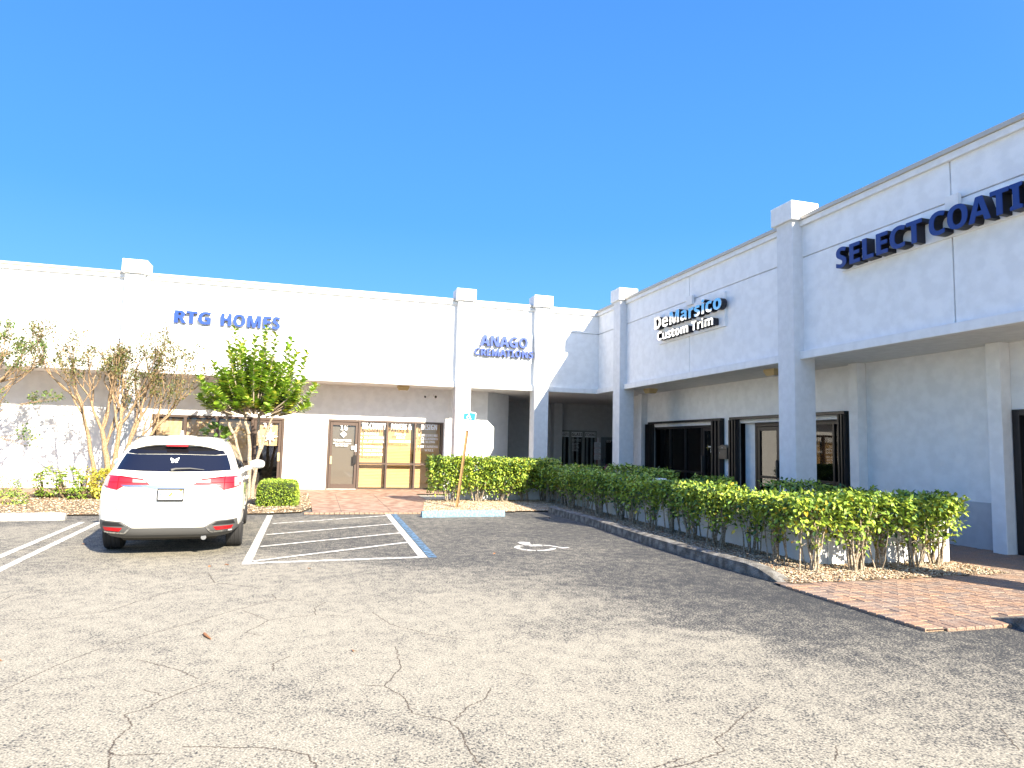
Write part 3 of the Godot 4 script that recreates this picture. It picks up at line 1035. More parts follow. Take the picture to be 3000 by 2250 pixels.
func storefront_15(w: Node3D) -> void:
	var xf := Transform3D(Basis.IDENTITY, Vector3(0, 0, -23.6))
	var tx := Transform3D(Basis.IDENTITY, xf.origin - w.position)
	var b: Material = M.bronze
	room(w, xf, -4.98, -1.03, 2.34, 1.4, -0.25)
	bar(w, xf, -4.98, 2.26, -1.03, 2.34, -0.12, 0.0, b)
	bar(w, xf, -4.98, 0.0, -4.90, 2.26, -0.12, 0.0, b)
	bar(w, xf, -1.11, 0.0, -1.03, 2.26, -0.12, 0.0, b)
	bar(w, xf, -4.90, 0.0, -2.02, 0.06, -0.12, 0.0, b)
	var mx := [-4.90, -4.04, -3.085, -2.02]
	for i in 3:
		var win := part(w, "window", null, b)
		var fb := MB.new()
		fb.box(Vector3(mx[i + 1] - 0.045, 0.06, -0.12), Vector3(mx[i + 1] + 0.045, 2.26, -0.003), 0.004, tx)
		fb.box(Vector3(mx[i], 0.86, -0.11), Vector3(mx[i + 1] - 0.045, 0.92, -0.006), 0.004, tx)
		win.mesh = fb.mesh()
		boxq(win, "pane", xf, w, Vector3(mx[i], 0.06, -0.065), Vector3(mx[i + 1], 2.26, -0.059), M.glass)
		var sh := MB.new()
		var y := 0.12
		while y < 2.2:
			sh.box(Vector3(mx[i] + 0.01, y, -0.20), Vector3(mx[i + 1] - 0.02, y + 0.148, -0.19), 0.003, tx)
			y += 0.15
		part(win, "shade_folds", sh, M.shade_cloth).set_meta("kind", "stuff")
	var door := part(w, "door", null, b)
	var db := MB.new()
	db.box(Vector3(-1.97, 0.03, -0.08), Vector3(-1.88, 2.25, -0.03), 0.004, tx)
	db.box(Vector3(-1.20, 0.03, -0.08), Vector3(-1.12, 2.25, -0.03), 0.004, tx)
	db.box(Vector3(-1.88, 2.17, -0.08), Vector3(-1.20, 2.25, -0.03), 0.004, tx)
	db.box(Vector3(-1.88, 0.03, -0.08), Vector3(-1.20, 0.18, -0.03), 0.004, tx)
	door.mesh = db.mesh()
	boxq(door, "glass_pane", xf, w, Vector3(-1.88, 0.18, -0.06), Vector3(-1.20, 2.17, -0.054), M.glass)
	boxq(door, "shade", xf, w, Vector3(-1.88, 1.42, -0.16), Vector3(-1.20, 2.17, -0.15), M.shade_cloth)
	boxq(door, "pull_plate", xf, w, Vector3(-1.205, 0.92, -0.03), Vector3(-1.13, 1.20, -0.01), M.lamp_tan)
	var on := Transform3D(Basis.IDENTITY, xf.origin - w.position + Vector3(0, 0, -0.053))
	part(door, "number", words("15", serif, -1.70, 2.03, 0.28, 0.15, 0.003, on), M.vinyl)
	var star := MB.new()
	var sp := PackedVector2Array()
	for k in 16:
		var r := 0.27 if k % 4 == 0 else (0.22 if k % 2 == 0 else 0.10)
		sp.append(Vector2(-1.46 + r * 0.92 * sin(TAU * k / 16), 1.73 + r * cos(TAU * k / 16)))
	star.prism(sp, 0.003, on)
	part(door, "compass_star", star, M.vinyl)

func build_right_wing() -> void:
	var w := thing("right_wing_building", "shaded white stucco retail wing on the right with tall columns and dark shuttered windows", "building", Vector3(11.1, 0, -13.0))
	var xf := wing_frame(true)
	var inv := -w.position
	var cols := [-20.06, -11.785, -3.75]
	bay(w, xf, -22.13, cols[0] - 0.2, 5.63, [])
	bay(w, xf, cols[0] + 0.2, cols[1] - 0.2, 5.63, [-15.965])
	bay(w, xf, cols[1] + 0.2, cols[2] - 0.2, 5.63, [-8.11])
	for c: float in cols:
		column(w, xf, c)
	fbox(w, "sign_board", xf, Vector3(-17.60, 4.64, 0.001), Vector3(-14.24, 5.50, 0.055), M.stucco, 0.004)
	fbox(w, "sign_board", xf, Vector3(-10.42, 5.045, 0.001), Vector3(-5.0, 5.53, 0.05), M.stucco, 0.004)
	fbox(w, "junction_block", xf, Vector3(-15.95, 5.46, 0.03), Vector3(-15.66, 5.70, 0.11), M.trim, 0.004)
	fbox(w, "junction_block", xf, Vector3(-8.13, 5.42, 0.03), Vector3(-7.90, 5.69, 0.11), M.trim, 0.004)
	# end return of the fascia, soffit, roof and body
	boxp(w, "end_fascia", Vector3(9.55, 3.56, -3.75) + inv, Vector3(24, 6.38, -3.52) + inv, M.stucco)
	boxp(w, "end_coping", Vector3(9.45, 6.40, -3.80) + inv, Vector3(24, TOP, -3.40) + inv, M.flashing)
	boxp(w, "soffit", Vector3(9.5, 3.53, -22.13) + inv, Vector3(24, 3.62, -3.56) + inv, M.soffit)
	boxp(w, "roof", Vector3(9.7, 5.9, -40) + inv, Vector3(24, 6.1, -3.7) + inv, M.soffit)
	boxp(w, "rear_wall", Vector3(24, 0, -40) + inv, Vector3(24.2, 6.4, -3.5) + inv, M.stucco)
	boxp(w, "end_wall", Vector3(11.12, 0, -3.75) + inv, Vector3(24, 3.53, -3.55) + inv, M.stucco)
	var wx := 11.12
	for s in [[-23.6, -21.45, 0.0, 3.53], [-16.81, -16.47, 0.0, 3.53], [-12.12, -8.50, 0.0, 3.53], [-6.6, -3.75, 0.0, 3.53], [-21.45, -16.81, 2.51, 3.53], [-16.47, -12.12, 2.52, 3.53], [-8.50, -6.6, 2.40, 3.53]]:
		boxp(w, "wall", Vector3(wx, s[2], s[0]) + inv, Vector3(wx + 0.3, s[3], s[1]) + inv, M.stucco)
	boxp(w, "return_wall", Vector3(11.12, 0, -23.8) + inv, Vector3(16, 3.53, -23.6) + inv, M.stucco)
	for z: float in [-21.62, -11.745, -8.64]:
		boxp(w, "pilaster", Vector3(wx - 0.23, 0, z - 0.125) + inv, Vector3(wx, 3.53, z + 0.125) + inv, M.stucco, 0.008)
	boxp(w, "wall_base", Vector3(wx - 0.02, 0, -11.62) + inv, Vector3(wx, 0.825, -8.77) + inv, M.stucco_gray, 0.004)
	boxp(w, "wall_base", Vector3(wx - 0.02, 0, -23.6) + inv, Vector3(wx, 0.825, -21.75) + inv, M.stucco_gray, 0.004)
	shutter_units(w)

func shutter_units(w: Node3D) -> void:
	# frame: x = world z, z out = towards -x
	var xf := Transform3D(Basis(Vector3.UP, -PI / 2), Vector3(11.12, 0, 0))
	var tx := Transform3D(xf.basis, xf.origin - w.position)
	var b: Material = M.dark_bronze
	# unit 21
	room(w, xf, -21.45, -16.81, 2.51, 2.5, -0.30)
	fbox(w, "shutter_track", xf, Vector3(-21.2, 2.465, -0.02), Vector3(-16.81, 2.53, 0.13), b, 0.004)
	for s in [[-21.45, -21.02], [-17.33, -16.81]]:
		var st := fbox(w, "shutter_stack", xf, Vector3(s[0], 0.02, -0.02), Vector3(s[1], 2.47, 0.03), b, 0.004)
		for k in 6:
			var fx: float = lerpf(s[0] + 0.02, s[1] - 0.06, k / 5.0)
			boxq(st, "shutter_fold", xf, w, Vector3(fx, 0.02, 0.03), Vector3(fx + 0.035, 2.46, 0.12 + 0.03 * (k % 2)), b)
	fbox(w, "lintel", xf, Vector3(-21.02, 2.36, -0.22), Vector3(-17.33, 2.465, -0.03), M.trim)
	bar(w, xf, -21.02, 2.28, -17.33, 2.36, -0.2, -0.08, b)
	bar(w, xf, -21.02, 0.0, -18.13, 0.08, -0.2, -0.08, b)
	for s in [[-21.02, -20.04], [-20.04, -19.08], [-19.08, -18.13]]:
		var win := part(w, "window", null, b)
		var fb := MB.new()
		fb.box(Vector3(s[1] - 0.05, 0.08, -0.2), Vector3(s[1], 2.28, -0.085), 0.004, tx)
		fb.box(Vector3(s[0], 0.90, -0.19), Vector3(s[1] - 0.05, 0.96, -0.09), 0.004, tx)
		win.mesh = fb.mesh()
		boxq(win, "pane", xf, w, Vector3(s[0], 0.08, -0.145), Vector3(s[1] - 0.05, 2.28, -0.138), M.dark_glass)
	var door := part(w, "door", null, b)
	var db := MB.new()
	db.box(Vector3(-18.12, 0.02, -0.17), Vector3(-18.01, 2.27, -0.10), 0.004, tx)
	db.box(Vector3(-17.42, 0.02, -0.17), Vector3(-17.34, 2.27, -0.10), 0.004, tx)
	db.box(Vector3(-18.01, 2.19, -0.17), Vector3(-17.42, 2.27, -0.10), 0.004, tx)
	db.box(Vector3(-18.01, 0.02, -0.17), Vector3(-17.42, 0.25, -0.10), 0.004, tx)
	door.mesh = db.mesh()
	boxq(door, "glass_pane", xf, w, Vector3(-18.01, 0.25, -0.145), Vector3(-17.42, 2.19, -0.138), M.dark_glass)
	boxq(door, "handle", xf, w, Vector3(-18.09, 0.95, -0.10), Vector3(-18.05, 1.45, -0.03), M.mailbox, 0.006)
	boxq(door, "handle", xf, w, Vector3(-17.40, 0.85, -0.10), Vector3(-17.37, 1.2, -0.05), M.chrome, 0.006)
	var on := Transform3D(xf.basis, xf * Vector3(0, 0, -0.137) - w.position)
	part(door, "number", words("21", sans, -17.70, 2.035, 0.22, 0.17, 0.003, on), M.vinyl)
	part(door, "lettering", words("DeMarsico Custom", sans, -17.86, 1.70, 0.50, 0.045, 0.003, on), M.vinyl)
	boxq(door, "gold_line", xf, w, Vector3(-17.96, 1.685, -0.137), Vector3(-17.36, 1.693, -0.134), M.gold)
	boxq(door, "gold_line", xf, w, Vector3(-17.88, 1.61, -0.137), Vector3(-17.87, 1.78, -0.134), M.gold)
	part(door, "lettering", words("Commercial/Residential", sans, -17.74, 1.63, 0.37, 0.03, 0.003, on), M.vinyl)
	part(door, "lettering", words("561-391-4271", sans, -17.74, 1.545, 0.37, 0.06, 0.003, on), M.vinyl)
	for l in [["Doors", 1.40], ["Trim", 1.34], ["Stairs", 1.285], ["Mantels", 1.23], ["Millwork", 1.175]]:
		part(door, "lettering", words(l[0], sans, -17.70, l[1], 0.19, 0.032, 0.003, on), M.vinyl)
	# unit 22
	room(w, xf, -16.47, -12.12, 2.52, 2.5, -0.45)
	fbox(w, "shutter_track", xf, Vector3(-16.40, 2.465, -0.02), Vector3(-12.12, 2.535, 0.13), b, 0.004)
	for s in [[-16.47, -16.12], [-12.36, -12.12]]:
		var st := fbox(w, "shutter_stack", xf, Vector3(s[0], 0.02, -0.02), Vector3(s[1], 2.47, 0.03), b, 0.004)
		for k in 5:
			var fx: float = lerpf(s[0] + 0.02, s[1] - 0.05, k / 4.0)
			boxq(st, "shutter_fold", xf, w, Vector3(fx, 0.02, 0.03), Vector3(fx + 0.035, 2.46, 0.12 + 0.03 * (k % 2)), b)
	fbox(w, "lintel", xf, Vector3(-16.12, 2.37, -0.30), Vector3(-12.36, 2.466, -0.03), M.trim)
	fbox(w, "reveal_wall", xf, Vector3(-16.12, 0.0, -0.30), Vector3(-15.70, 2.37, -0.20), M.stucco)
	bar(w, xf, -15.70, 2.27, -12.36, 2.37, -0.30, -0.2, b)
	bar(w, xf, -15.70, 0.0, -15.62, 2.27, -0.30, -0.2, b)
	var d2 := part(w, "door", null, b)
	var d2b := MB.new()
	d2b.box(Vector3(-15.61, 0.02, -0.28), Vector3(-15.50, 2.26, -0.21), 0.004, tx)
	d2b.box(Vector3(-14.83, 0.02, -0.28), Vector3(-14.70, 2.26, -0.21), 0.004, tx)
	d2b.box(Vector3(-15.50, 2.16, -0.28), Vector3(-14.83, 2.26, -0.21), 0.004, tx)
	d2b.box(Vector3(-15.50, 0.02, -0.28), Vector3(-14.83, 0.2, -0.21), 0.004, tx)
	d2b.box(Vector3(-15.50, 0.92, -0.27), Vector3(-14.83, 0.98, -0.21), 0.004, tx)
	d2.mesh = d2b.mesh()
	boxq(d2, "glass_pane", xf, w, Vector3(-15.50, 0.2, -0.25), Vector3(-14.83, 2.16, -0.243), M.dark_glass)
	boxq(d2, "handle", xf, w, Vector3(-14.80, 0.95, -0.21), Vector3(-14.76, 1.4, -0.15), M.mailbox, 0.006)
	for s in [[-14.70, -13.75], [-13.75, -12.80], [-12.80, -12.36]]:
		var win := part(w, "window", null, b)
		var fb := MB.new()
		fb.box(Vector3(s[1] - 0.06, 0.02, -0.30), Vector3(s[1], 2.27, -0.205), 0.004, tx)
		fb.box(Vector3(s[0], 0.90, -0.29), Vector3(s[1] - 0.06, 0.97, -0.21), 0.004, tx)
		win.mesh = fb.mesh()
		boxq(win, "pane", xf, w, Vector3(s[0], 0.02, -0.25), Vector3(s[1] - 0.06, 2.27, -0.243), M.dark_glass)
	# unit 23, cut by the right edge
	room(w, xf, -8.50, -6.6, 2.40, 2.5, -0.35)
	bar(w, xf, -8.50, 0.0, -8.38, 2.40, -0.2, 0.03, b)
	bar(w, xf, -8.38, 2.30, -6.6, 2.40, -0.2, 0.03, b)
	var d3 := part(w, "door", null, b)
	var d3b := MB.new()
	d3b.box(Vector3(-8.36, 0.02, -0.15), Vector3(-8.26, 2.29, -0.08), 0.004, tx)
	d3b.box(Vector3(-7.5, 0.02, -0.15), Vector3(-7.4, 2.29, -0.08), 0.004, tx)
	d3.mesh = d3b.mesh()
	boxq(d3, "glass_pane", xf, w, Vector3(-8.26, 0.05, -0.12), Vector3(-7.5, 2.29, -0.113), M.dark_glass)
	var w3 := part(w, "window", null, b)
	var w3b := MB.new()
	w3b.box(Vector3(-6.7, 0.02, -0.2), Vector3(-6.6, 2.29, -0.05), 0.004, tx)
	w3.mesh = w3b.mesh()
	boxq(w3, "pane", xf, w, Vector3(-7.4, 0.05, -0.12), Vector3(-6.7, 2.29, -0.113), M.dark_glass)

func build_passage() -> void:
	var w := thing("passage_storefront", "dark recessed storefront deep in the corner passage with gray framed glass and a door", "building", Vector3(10.5, 0, -28.1))
	var xf := Transform3D(Basis.IDENTITY, Vector3(0, 0, -28.1))
	var tx := Transform3D(Basis.IDENTITY, xf.origin - w.position)
	var inv := -w.position
	for s in [[6.7, 10.2, 0.0, 3.52], [12.05, 12.25, 0.0, 3.52], [13.1, 16.0, 0.0, 3.52], [10.2, 12.05, 2.36, 3.52], [12.25, 13.1, 2.1, 3.52]]:
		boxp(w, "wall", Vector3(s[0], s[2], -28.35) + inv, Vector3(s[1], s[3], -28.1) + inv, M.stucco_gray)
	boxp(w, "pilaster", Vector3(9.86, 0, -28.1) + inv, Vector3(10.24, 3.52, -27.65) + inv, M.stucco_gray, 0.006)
	room(w, xf, 10.2, 13.1, 2.4, 1.5, -0.25)
	var m: Material = M.greenish_frame
	bar(w, xf, 10.2, 2.29, 12.05, 2.36, -0.12, 0.0, m)
	var xs := [10.22, 10.79, 11.42, 12.05]
	for i in 3:
		var win := part(w, "window", null, m)
		var fb := MB.new()
		fb.box(Vector3(xs[i + 1] - 0.06, 0, -0.12), Vector3(xs[i + 1] + (0.06 if i < 2 else 0.0), 2.29, -0.003), 0.004, tx)
		fb.box(Vector3(xs[i] + (0.06 if i > 0 else 0.0), 2.05, -0.11), Vector3(xs[i + 1] - 0.06, 2.29, -0.02), 0.0, tx)
		win.mesh = fb.mesh()
		boxq(win, "pane", xf, w, Vector3(xs[i], 0.03, -0.07), Vector3(xs[i + 1] - 0.06, 2.06, -0.064), M.glass)
		for k in 2:
			var cx: float = xs[i] + 0.10 + 0.22 * k + 0.05 * i
			boxq(win, "curtain", xf, w, Vector3(cx, 0.03, -0.20), Vector3(cx + 0.09, 2.06, -0.17), M.curtain)
	var signs := [["ON-SITE", 10.22, 10.73], ["GLASS", 10.85, 11.36], ["ETCHING", 11.48, 11.99]]
	for s in signs:
		boxq(w.get_child(w.get_child_count() - 1), "letter_panel", xf, w, Vector3(s[1], 2.07, -0.018), Vector3(s[2], 2.285, -0.006), M.sign_white)
		part(w, "lettering", words(s[0], sans, s[1] + 0.015, 2.115, s[2] - s[1] - 0.03, 0.13, 0.003, Transform3D(Basis.IDENTITY, xf.origin - w.position + Vector3(0, 0, -0.005))), M.dark_return)
	for k in 8:
		part(w, "lettering", words(["FOR ALL GLASS", "MADE TO ORDER", "SHOWERS", "MIRRORS", "ETCHED DOORS", "TABLE TOPS", "REPAIRS", "WINDOWS"][k], sans, 10.90, 1.94 - 0.065 * k - (0.04 if k > 1 else 0.0), 0.42 if k < 2 else 0.27 + 0.03 * (k % 3), 0.035, 0.002, Transform3D(Basis.IDENTITY, xf.origin - w.position + Vector3(0, 0, -0.063))), M.vinyl)
	bar(w, xf, 12.25, 0.0, 12.32, 2.1, -0.12, -0.002, M.gray_door)
	bar(w, xf, 12.32, 2.04, 13.1, 2.1, -0.12, -0.002, M.gray_door)
	var door := boxp(w, "door", Vector3(12.33, 0.02, -28.2) + inv, Vector3(13.08, 2.03, -28.14) + inv, M.gray_door, 0.005)
	boxq(door, "glass_pane", xf, w, Vector3(12.50, 0.3, -0.04), Vector3(12.95, 1.92, -0.032), M.dark_glass)
	boxq(door, "handle", xf, w, Vector3(12.37, 1.0, -0.04), Vector3(12.43, 1.12, 0.02), M.chrome, 0.006)
	part(door, "lettering", words("E17", sans, 12.55, 1.86, 0.2, 0.1, 0.002, Transform3D(Basis.IDENTITY, xf.origin - w.position + Vector3(0, 0, -0.03))), M.vinyl)

# ---------------------------------------------------------------- paving, beds, kerbs
func brick_mesh(l: float, w: float) -> ArrayMesh:
	var b := MB.new()
	var h := 0.008
	# top face and four chamfers and four sides: 18 triangles
	var x := l * 0.5
	var z := w * 0.5
	var c := 0.006
	b.quad(Vector3(-x + c, 0, -z + c), Vector3(x - c, 0, -z + c), Vector3(x - c, 0, z - c), Vector3(-x + c, 0, z - c), Vector3.UP)
	for s: float in [-1.0, 1.0]:
		b.quad(Vector3(s * (x - c), 0, -z + c), Vector3(s * (x - c), 0, z - c), Vector3(s * x, -h, z), Vector3(s * x, -h, -z), Vector3(s, 1, 0))
		b.quad(Vector3(-x + c, 0, s * (z - c)), Vector3(x - c, 0, s * (z - c)), Vector3(x, -h, s * z), Vector3(-x, -h, s * z), Vector3(0, 1, s))
		b.quad(Vector3(s * x, -h, -z), Vector3(s * x, -h, z), Vector3(s * x, -0.05, z), Vector3(s * x, -0.05, -z), Vector3(s, 0, 0))
		b.quad(Vector3(-x, -h, s * z), Vector3(x, -h, s * z), Vector3(x, -0.05, s * z), Vector3(-x, -0.05, s * z), Vector3(0, 0, s))
	return b.mesh()

func in_court(p: Vector2) -> bool:
	if p.x > 5.60 and p.x < 9.25 and p.y < -5.17 and p.y > -7.02 - 0.05 * (p.x - 5.6):
		return not (p.x > 6.38 and p.y > -5.3)
	return p.x >= 9.25 and p.x < 11.1 and p.y > -11.6 and p.y < -4.0 or (p.x >= 6.75 and p.x < 9.25 and p.y >= -5.24 and p.y < -4.6)

func build_paving() -> void:
	var pv := structure("brick_pavement", Vector3(7.5, 0.03, -6.2))
	var off := -pv.position
	var bed := MB.new()
	for s in [[5.44, -7.2, 9.25, -5.02], [9.25, -11.8, 11.12, -3.8], [6.7, -5.0, 9.25, -4.4]]:
		bed.quad(Vector3(s[0], 0.023, s[1]) + off, Vector3(s[2], 0.023, s[1]) + off, Vector3(s[2], 0.023, s[3]) + off, Vector3(s[0], 0.023, s[3]) + off, Vector3.UP)
	part(pv, "joint_sand", bed, M.joint_sand)
	var cell := 0.112
	var gap := 0.006
	var long := brick_mesh(cell * 2 - gap, cell - gap)
	var spots := []
	for i in range(0, 52):
		for j in range(0, 72):
			var m := posmod(i - j, 4)
			if m == 0:
				spots.append([5.62 + cell * (i + 1), -11.9 + cell * (j + 0.5), 0.0])
			elif m == 3:
				spots.append([5.62 + cell * (i + 0.5), -11.9 + cell * (j + 1), PI / 2])
	var list := []
	for s in spots:
		if in_court(Vector2(s[0], s[1])):
			list.append(s)
	var z := -7.0
	while z < -5.02:
		list.append([5.53, z, 0.0])
		z += cell
	var x := 5.70
	while x < 6.42:
		list.append([x, -5.12, PI / 2])
		x += cell
	list.sort_custom(func(p, q): return Vector2(p[0], p[1]).length() < Vector2(q[0], q[1]).length())
	var rest := []
	var tints := PackedColorArray()
	for i in list.size():
		var s = list[i]
		var at := Vector3(s[0], 0.03 + rng.randf_range(-0.0016, 0.0016), s[1]) + off
		var bs := Basis(Vector3.UP, s[2] + rng.randf_range(-0.008, 0.008)).rotated(Vector3.RIGHT, rng.randf_range(-0.004, 0.004))
		if i < 300:
			var o := part(pv, "brick", long, M["brick%d" % rng.randi_range(0, 5)])
			o.transform = Transform3D(bs, at)
		else:
			rest.append(Transform3D(bs, at))
			tints.append(Color.WHITE)
	for k in 2:
		var half := []
		var ht := PackedColorArray()
		for i in rest.size():
			if i % 2 == k:
				half.append(rest[i])
				ht.append(Color.WHITE)
		cloud(pv, "far_bricks", long, M["brick%d" % (k * 2 + 1)], half, ht)
	# stamped concrete walk in front of the left shops, with its brick edge
	var wk := structure("walkway", Vector3(1.0, 0.0, -20.0))
	var wo := -wk.position
	var wb := MB.new()
	for p in [[Vector2(0.0, -15.8), Vector2(2.4, -15.8), Vector2(3.1, -17.6), Vector2(3.1, -21.6), Vector2(-0.15, -21.6)], [Vector2(-17, -21.55), Vector2(3.1, -21.55), Vector2(6.0, -21.55), Vector2(6.0, -23.7), Vector2(-17, -23.7)], [Vector2(6.0, -21.0), Vector2(11.2, -21.0), Vector2(16, -28.2), Vector2(5.5, -28.2)], [Vector2(6.9, -8.2), Vector2(11.2, -8.2), Vector2(11.2, -21.1), Vector2(6.9, -21.1)]]:
		var c: Vector2 = p[0]
		for i in range(1, p.size() - 1):
			wb.tri(Vector3(c.x, 0.02, c.y) + wo, Vector3(p[i].x, 0.02, p[i].y) + wo, Vector3(p[i + 1].x, 0.02, p[i + 1].y) + wo, Vector3.UP)
	part(wk, "stamped_concrete", wb, M.stamped)
	var edge := MB.new()
	for k in 24:
		edge.box(Vector3(-0.18 + k * 0.108, 0.0, -15.82) + wo, Vector3(-0.18 + k * 0.108 + 0.098, 0.035, -15.62) + wo, 0.006)
	var eb := part(wk, "brick_edging", edge, M.brick1)
	eb.set_meta("kind", "stuff")
	for xx: float in [0.62, 1.75]:
		boxp(wk, "expansion_joint", Vector3(xx, 0.0215, -21.5) + wo, Vector3(xx + 0.012, 0.0235, -15.85) + wo, M.joint_sand)

func kerb_run(called: String, pts: Array, wide: float, high: float, ramps: Array) -> void:
	var k := structure(called, Vector3(pts[0].x, 0, pts[0].y))
	var rings := []
	var total := 0.0
	for i in pts.size() - 1:
		total += pts[i].distance_to(pts[i + 1])
	var run := 0.0
	var f := noise(2.2, 3, 91)
	for i in pts.size():
		if i > 0:
			run += pts[i - 1].distance_to(pts[i])
		var t: Vector2 = (pts[mini(i + 1, pts.size() - 1)] - pts[maxi(i - 1, 0)]).normalized()
		var s := Vector2(-t.y, t.x)
		var h := high * clampf(minf((run + 0.02) / ramps[0], (total - run + 0.02) / ramps[1]), 0.05, 1.0)
		h *= 1.0 + 0.05 * f.get_noise_1d(run)
		var ring := PackedVector3Array()
		for q in [[-0.5, -0.03], [-0.47, 0.55], [-0.40, 0.85], [-0.26, 0.985], [0.0, 1.03], [0.3, 1.0], [0.45, 0.9], [0.5, -0.03]]:
			var p: Vector2 = pts[i] + s * (q[0] * wide)
			ring.append(Vector3(p.x - pts[0].x, q[1] * h, p.y - pts[0].y))
		rings.append(ring)
	var b := MB.new()
	b.loft(rings, true)
	b.fan(rings[0], Vector3(rings[0][0] - rings[1][0]))
	b.fan(rings[-1], Vector3(rings[-1][0] - rings[-2][0]))
	part(k, "kerb_stone", b.smooth(50), M.kerb_stone)

func scatter(parent: Node3D, called: String, poly: PackedVector2Array, count: int, size: float, off: Vector3, tones: Array, y := 0.02) -> void:
	var lo := poly[0]
	var hi := poly[0]
	for p in poly:
		lo = lo.min(p)
		hi = hi.max(p)
	var places := []
	var cols := PackedColorArray()
	while places.size() < count:
		var p := Vector2(rng.randf_range(lo.x, hi.x), rng.randf_range(lo.y, hi.y))
		if not Geometry2D.is_point_in_polygon(p, poly):
			continue
		var s := size * rng.randf_range(0.55, 1.3)
		var b := Basis.from_euler(Vector3(rng.randf_range(-0.4, 0.4), rng.randf_range(0, TAU), rng.randf_range(-0.4, 0.4))).scaled(Vector3(s, s * 0.75, s))
		places.append(Transform3D(b, Vector3(p.x, y + 0.012 * rng.randf(), p.y) + off))
		var t: Color = tones[rng.randi_range(0, tones.size() - 1)]
		cols.append(tint(t, 0.18))
	cloud(parent, called, stone_mesh, M.gravel_stone, places, cols)

func bed(called: String, poly: Array, count: int, size: float, label_pos: Vector3) -> void:
	var g := structure(called, label_pos)
	var pv := PackedVector2Array(poly)
	var idx := Geometry2D.triangulate_polygon(pv)
	var b := MB.new()
	for i in range(0, idx.size(), 3):
		var a := pv[idx[i]]
		var d := pv[idx[i + 1]]
		var e := pv[idx[i + 2]]
		b.tri(Vector3(a.x, 0.026, a.y) - label_pos, Vector3(d.x, 0.026, d.y) - label_pos, Vector3(e.x, 0.026, e.y) - label_pos, Vector3.UP)
	part(g, "gravel_base", b, M.gravel_base)
	scatter(g, "gravel", pv, count, size, -label_pos, [Color(0.42, 0.34, 0.23), Color(0.50, 0.44, 0.33), Color(0.32, 0.23, 0.14), Color(0.46, 0.40, 0.30), Color(0.27, 0.20, 0.13), Color(0.24, 0.14, 0.08)], 0.03)

func build_beds() -> void:
	bed("gravel_bed", [Vector2(5.62, -16.0), Vector2(5.66, -7.6), Vector2(5.6, -7.06), Vector2(9.2, -7.16), Vector2(9.25, -8.2), Vector2(6.9, -8.2), Vector2(6.9, -19.4), Vector2(4.6, -19.4), Vector2(4.6, -15.95)], 30000, 0.017, Vector3(6.2, 0, -10.0))
	bed("gravel_bed", [Vector2(2.45, -15.72), Vector2(4.7, -15.85), Vector2(4.65, -19.4), Vector2(3.2, -19.35), Vector2(2.9, -18.6)], 9000, 0.018, Vector3(3.6, 0, -17.2))
	bed("gravel_bed", [Vector2(-17, -15.9), Vector2(-5.0, -15.55), Vector2(-0.9, -15.65), Vector2(-0.25, -15.95), Vector2(-0.02, -17.0), Vector2(-0.15, -21.5), Vector2(-17, -21.5)], 20000, 0.022, Vector3(-4, 0, -18.0))
	var far := []
	for k in 40:
		var z := -16.25 + 9.11 * k / 39.0
		far.append(Vector2(5.60 + 0.06 * sin(z * 0.8) + (0.25 * pow(1.0 - k / 4.0, 2.0) if k < 4 else 0.0), z))
	kerb_run("kerb", far, 0.26, 0.155, [0.35, 0.55])
	kerb_run("kerb", [Vector2(6.58, -5.32), Vector2(6.575, -5.15), Vector2(6.57, -5.0), Vector2(6.56, -4.8), Vector2(6.55, -4.5), Vector2(6.55, -3.8), Vector2(6.55, -2.5), Vector2(6.55, -1.0)], 0.26, 0.155, [0.55, 0.3])

func build_walls() -> void:
	var w := thing("planter_wall", "low pale stucco planter wall behind the hedge by the kerb, with a flat cap", "planter wall", Vector3(6.95, 0, -13.5))
	var o := -w.position
	boxp(w, "wall", Vector3(6.85, 0, -19.15) + o, Vector3(7.05, 0.78, -8.15) + o, M.stucco, 0.006)
	boxp(w, "wall", Vector3(3.75, 0, -19.35) + o, Vector3(7.05, 0.78, -19.16) + o, M.stucco, 0.006)
	boxp(w, "wall", Vector3(7.06, 0, -8.32) + o, Vector3(8.95, 0.66, -8.13) + o, M.stucco, 0.006)
	boxp(w, "cap", Vector3(6.81, 0.785, -19.2) + o, Vector3(7.09, 0.85, -8.11) + o, M.trim, 0.012)
	boxp(w, "cap", Vector3(7.10, 0.665, -8.36) + o, Vector3(8.98, 0.72, -8.09) + o, M.trim, 0.012)
	boxp(w, "cap", Vector3(3.72, 0.785, -19.39) + o, Vector3(6.80, 0.85, -19.12) + o, M.trim, 0.012)
	# block post at the near right end
	boxp(w, "end_post", Vector3(8.96, 0, -8.36) + o, Vector3(9.22, 0.72, -8.10) + o, M.stucco, 0.01)
	var c := thing("planter_cross_wall", "short rounded cross wall inside the planter in front of door 21", "planter wall", Vector3(7.5, 0, -14.6))
	boxp(c, "wall", Vector3(-0.44, 0, -0.1), Vector3(0.5, 0.84, 0.1), M.stucco, 0.03)
	boxp(c, "cap", Vector3(-0.44, 0.845, -0.13), Vector3(0.53, 0.92, 0.13), M.trim, 0.03)

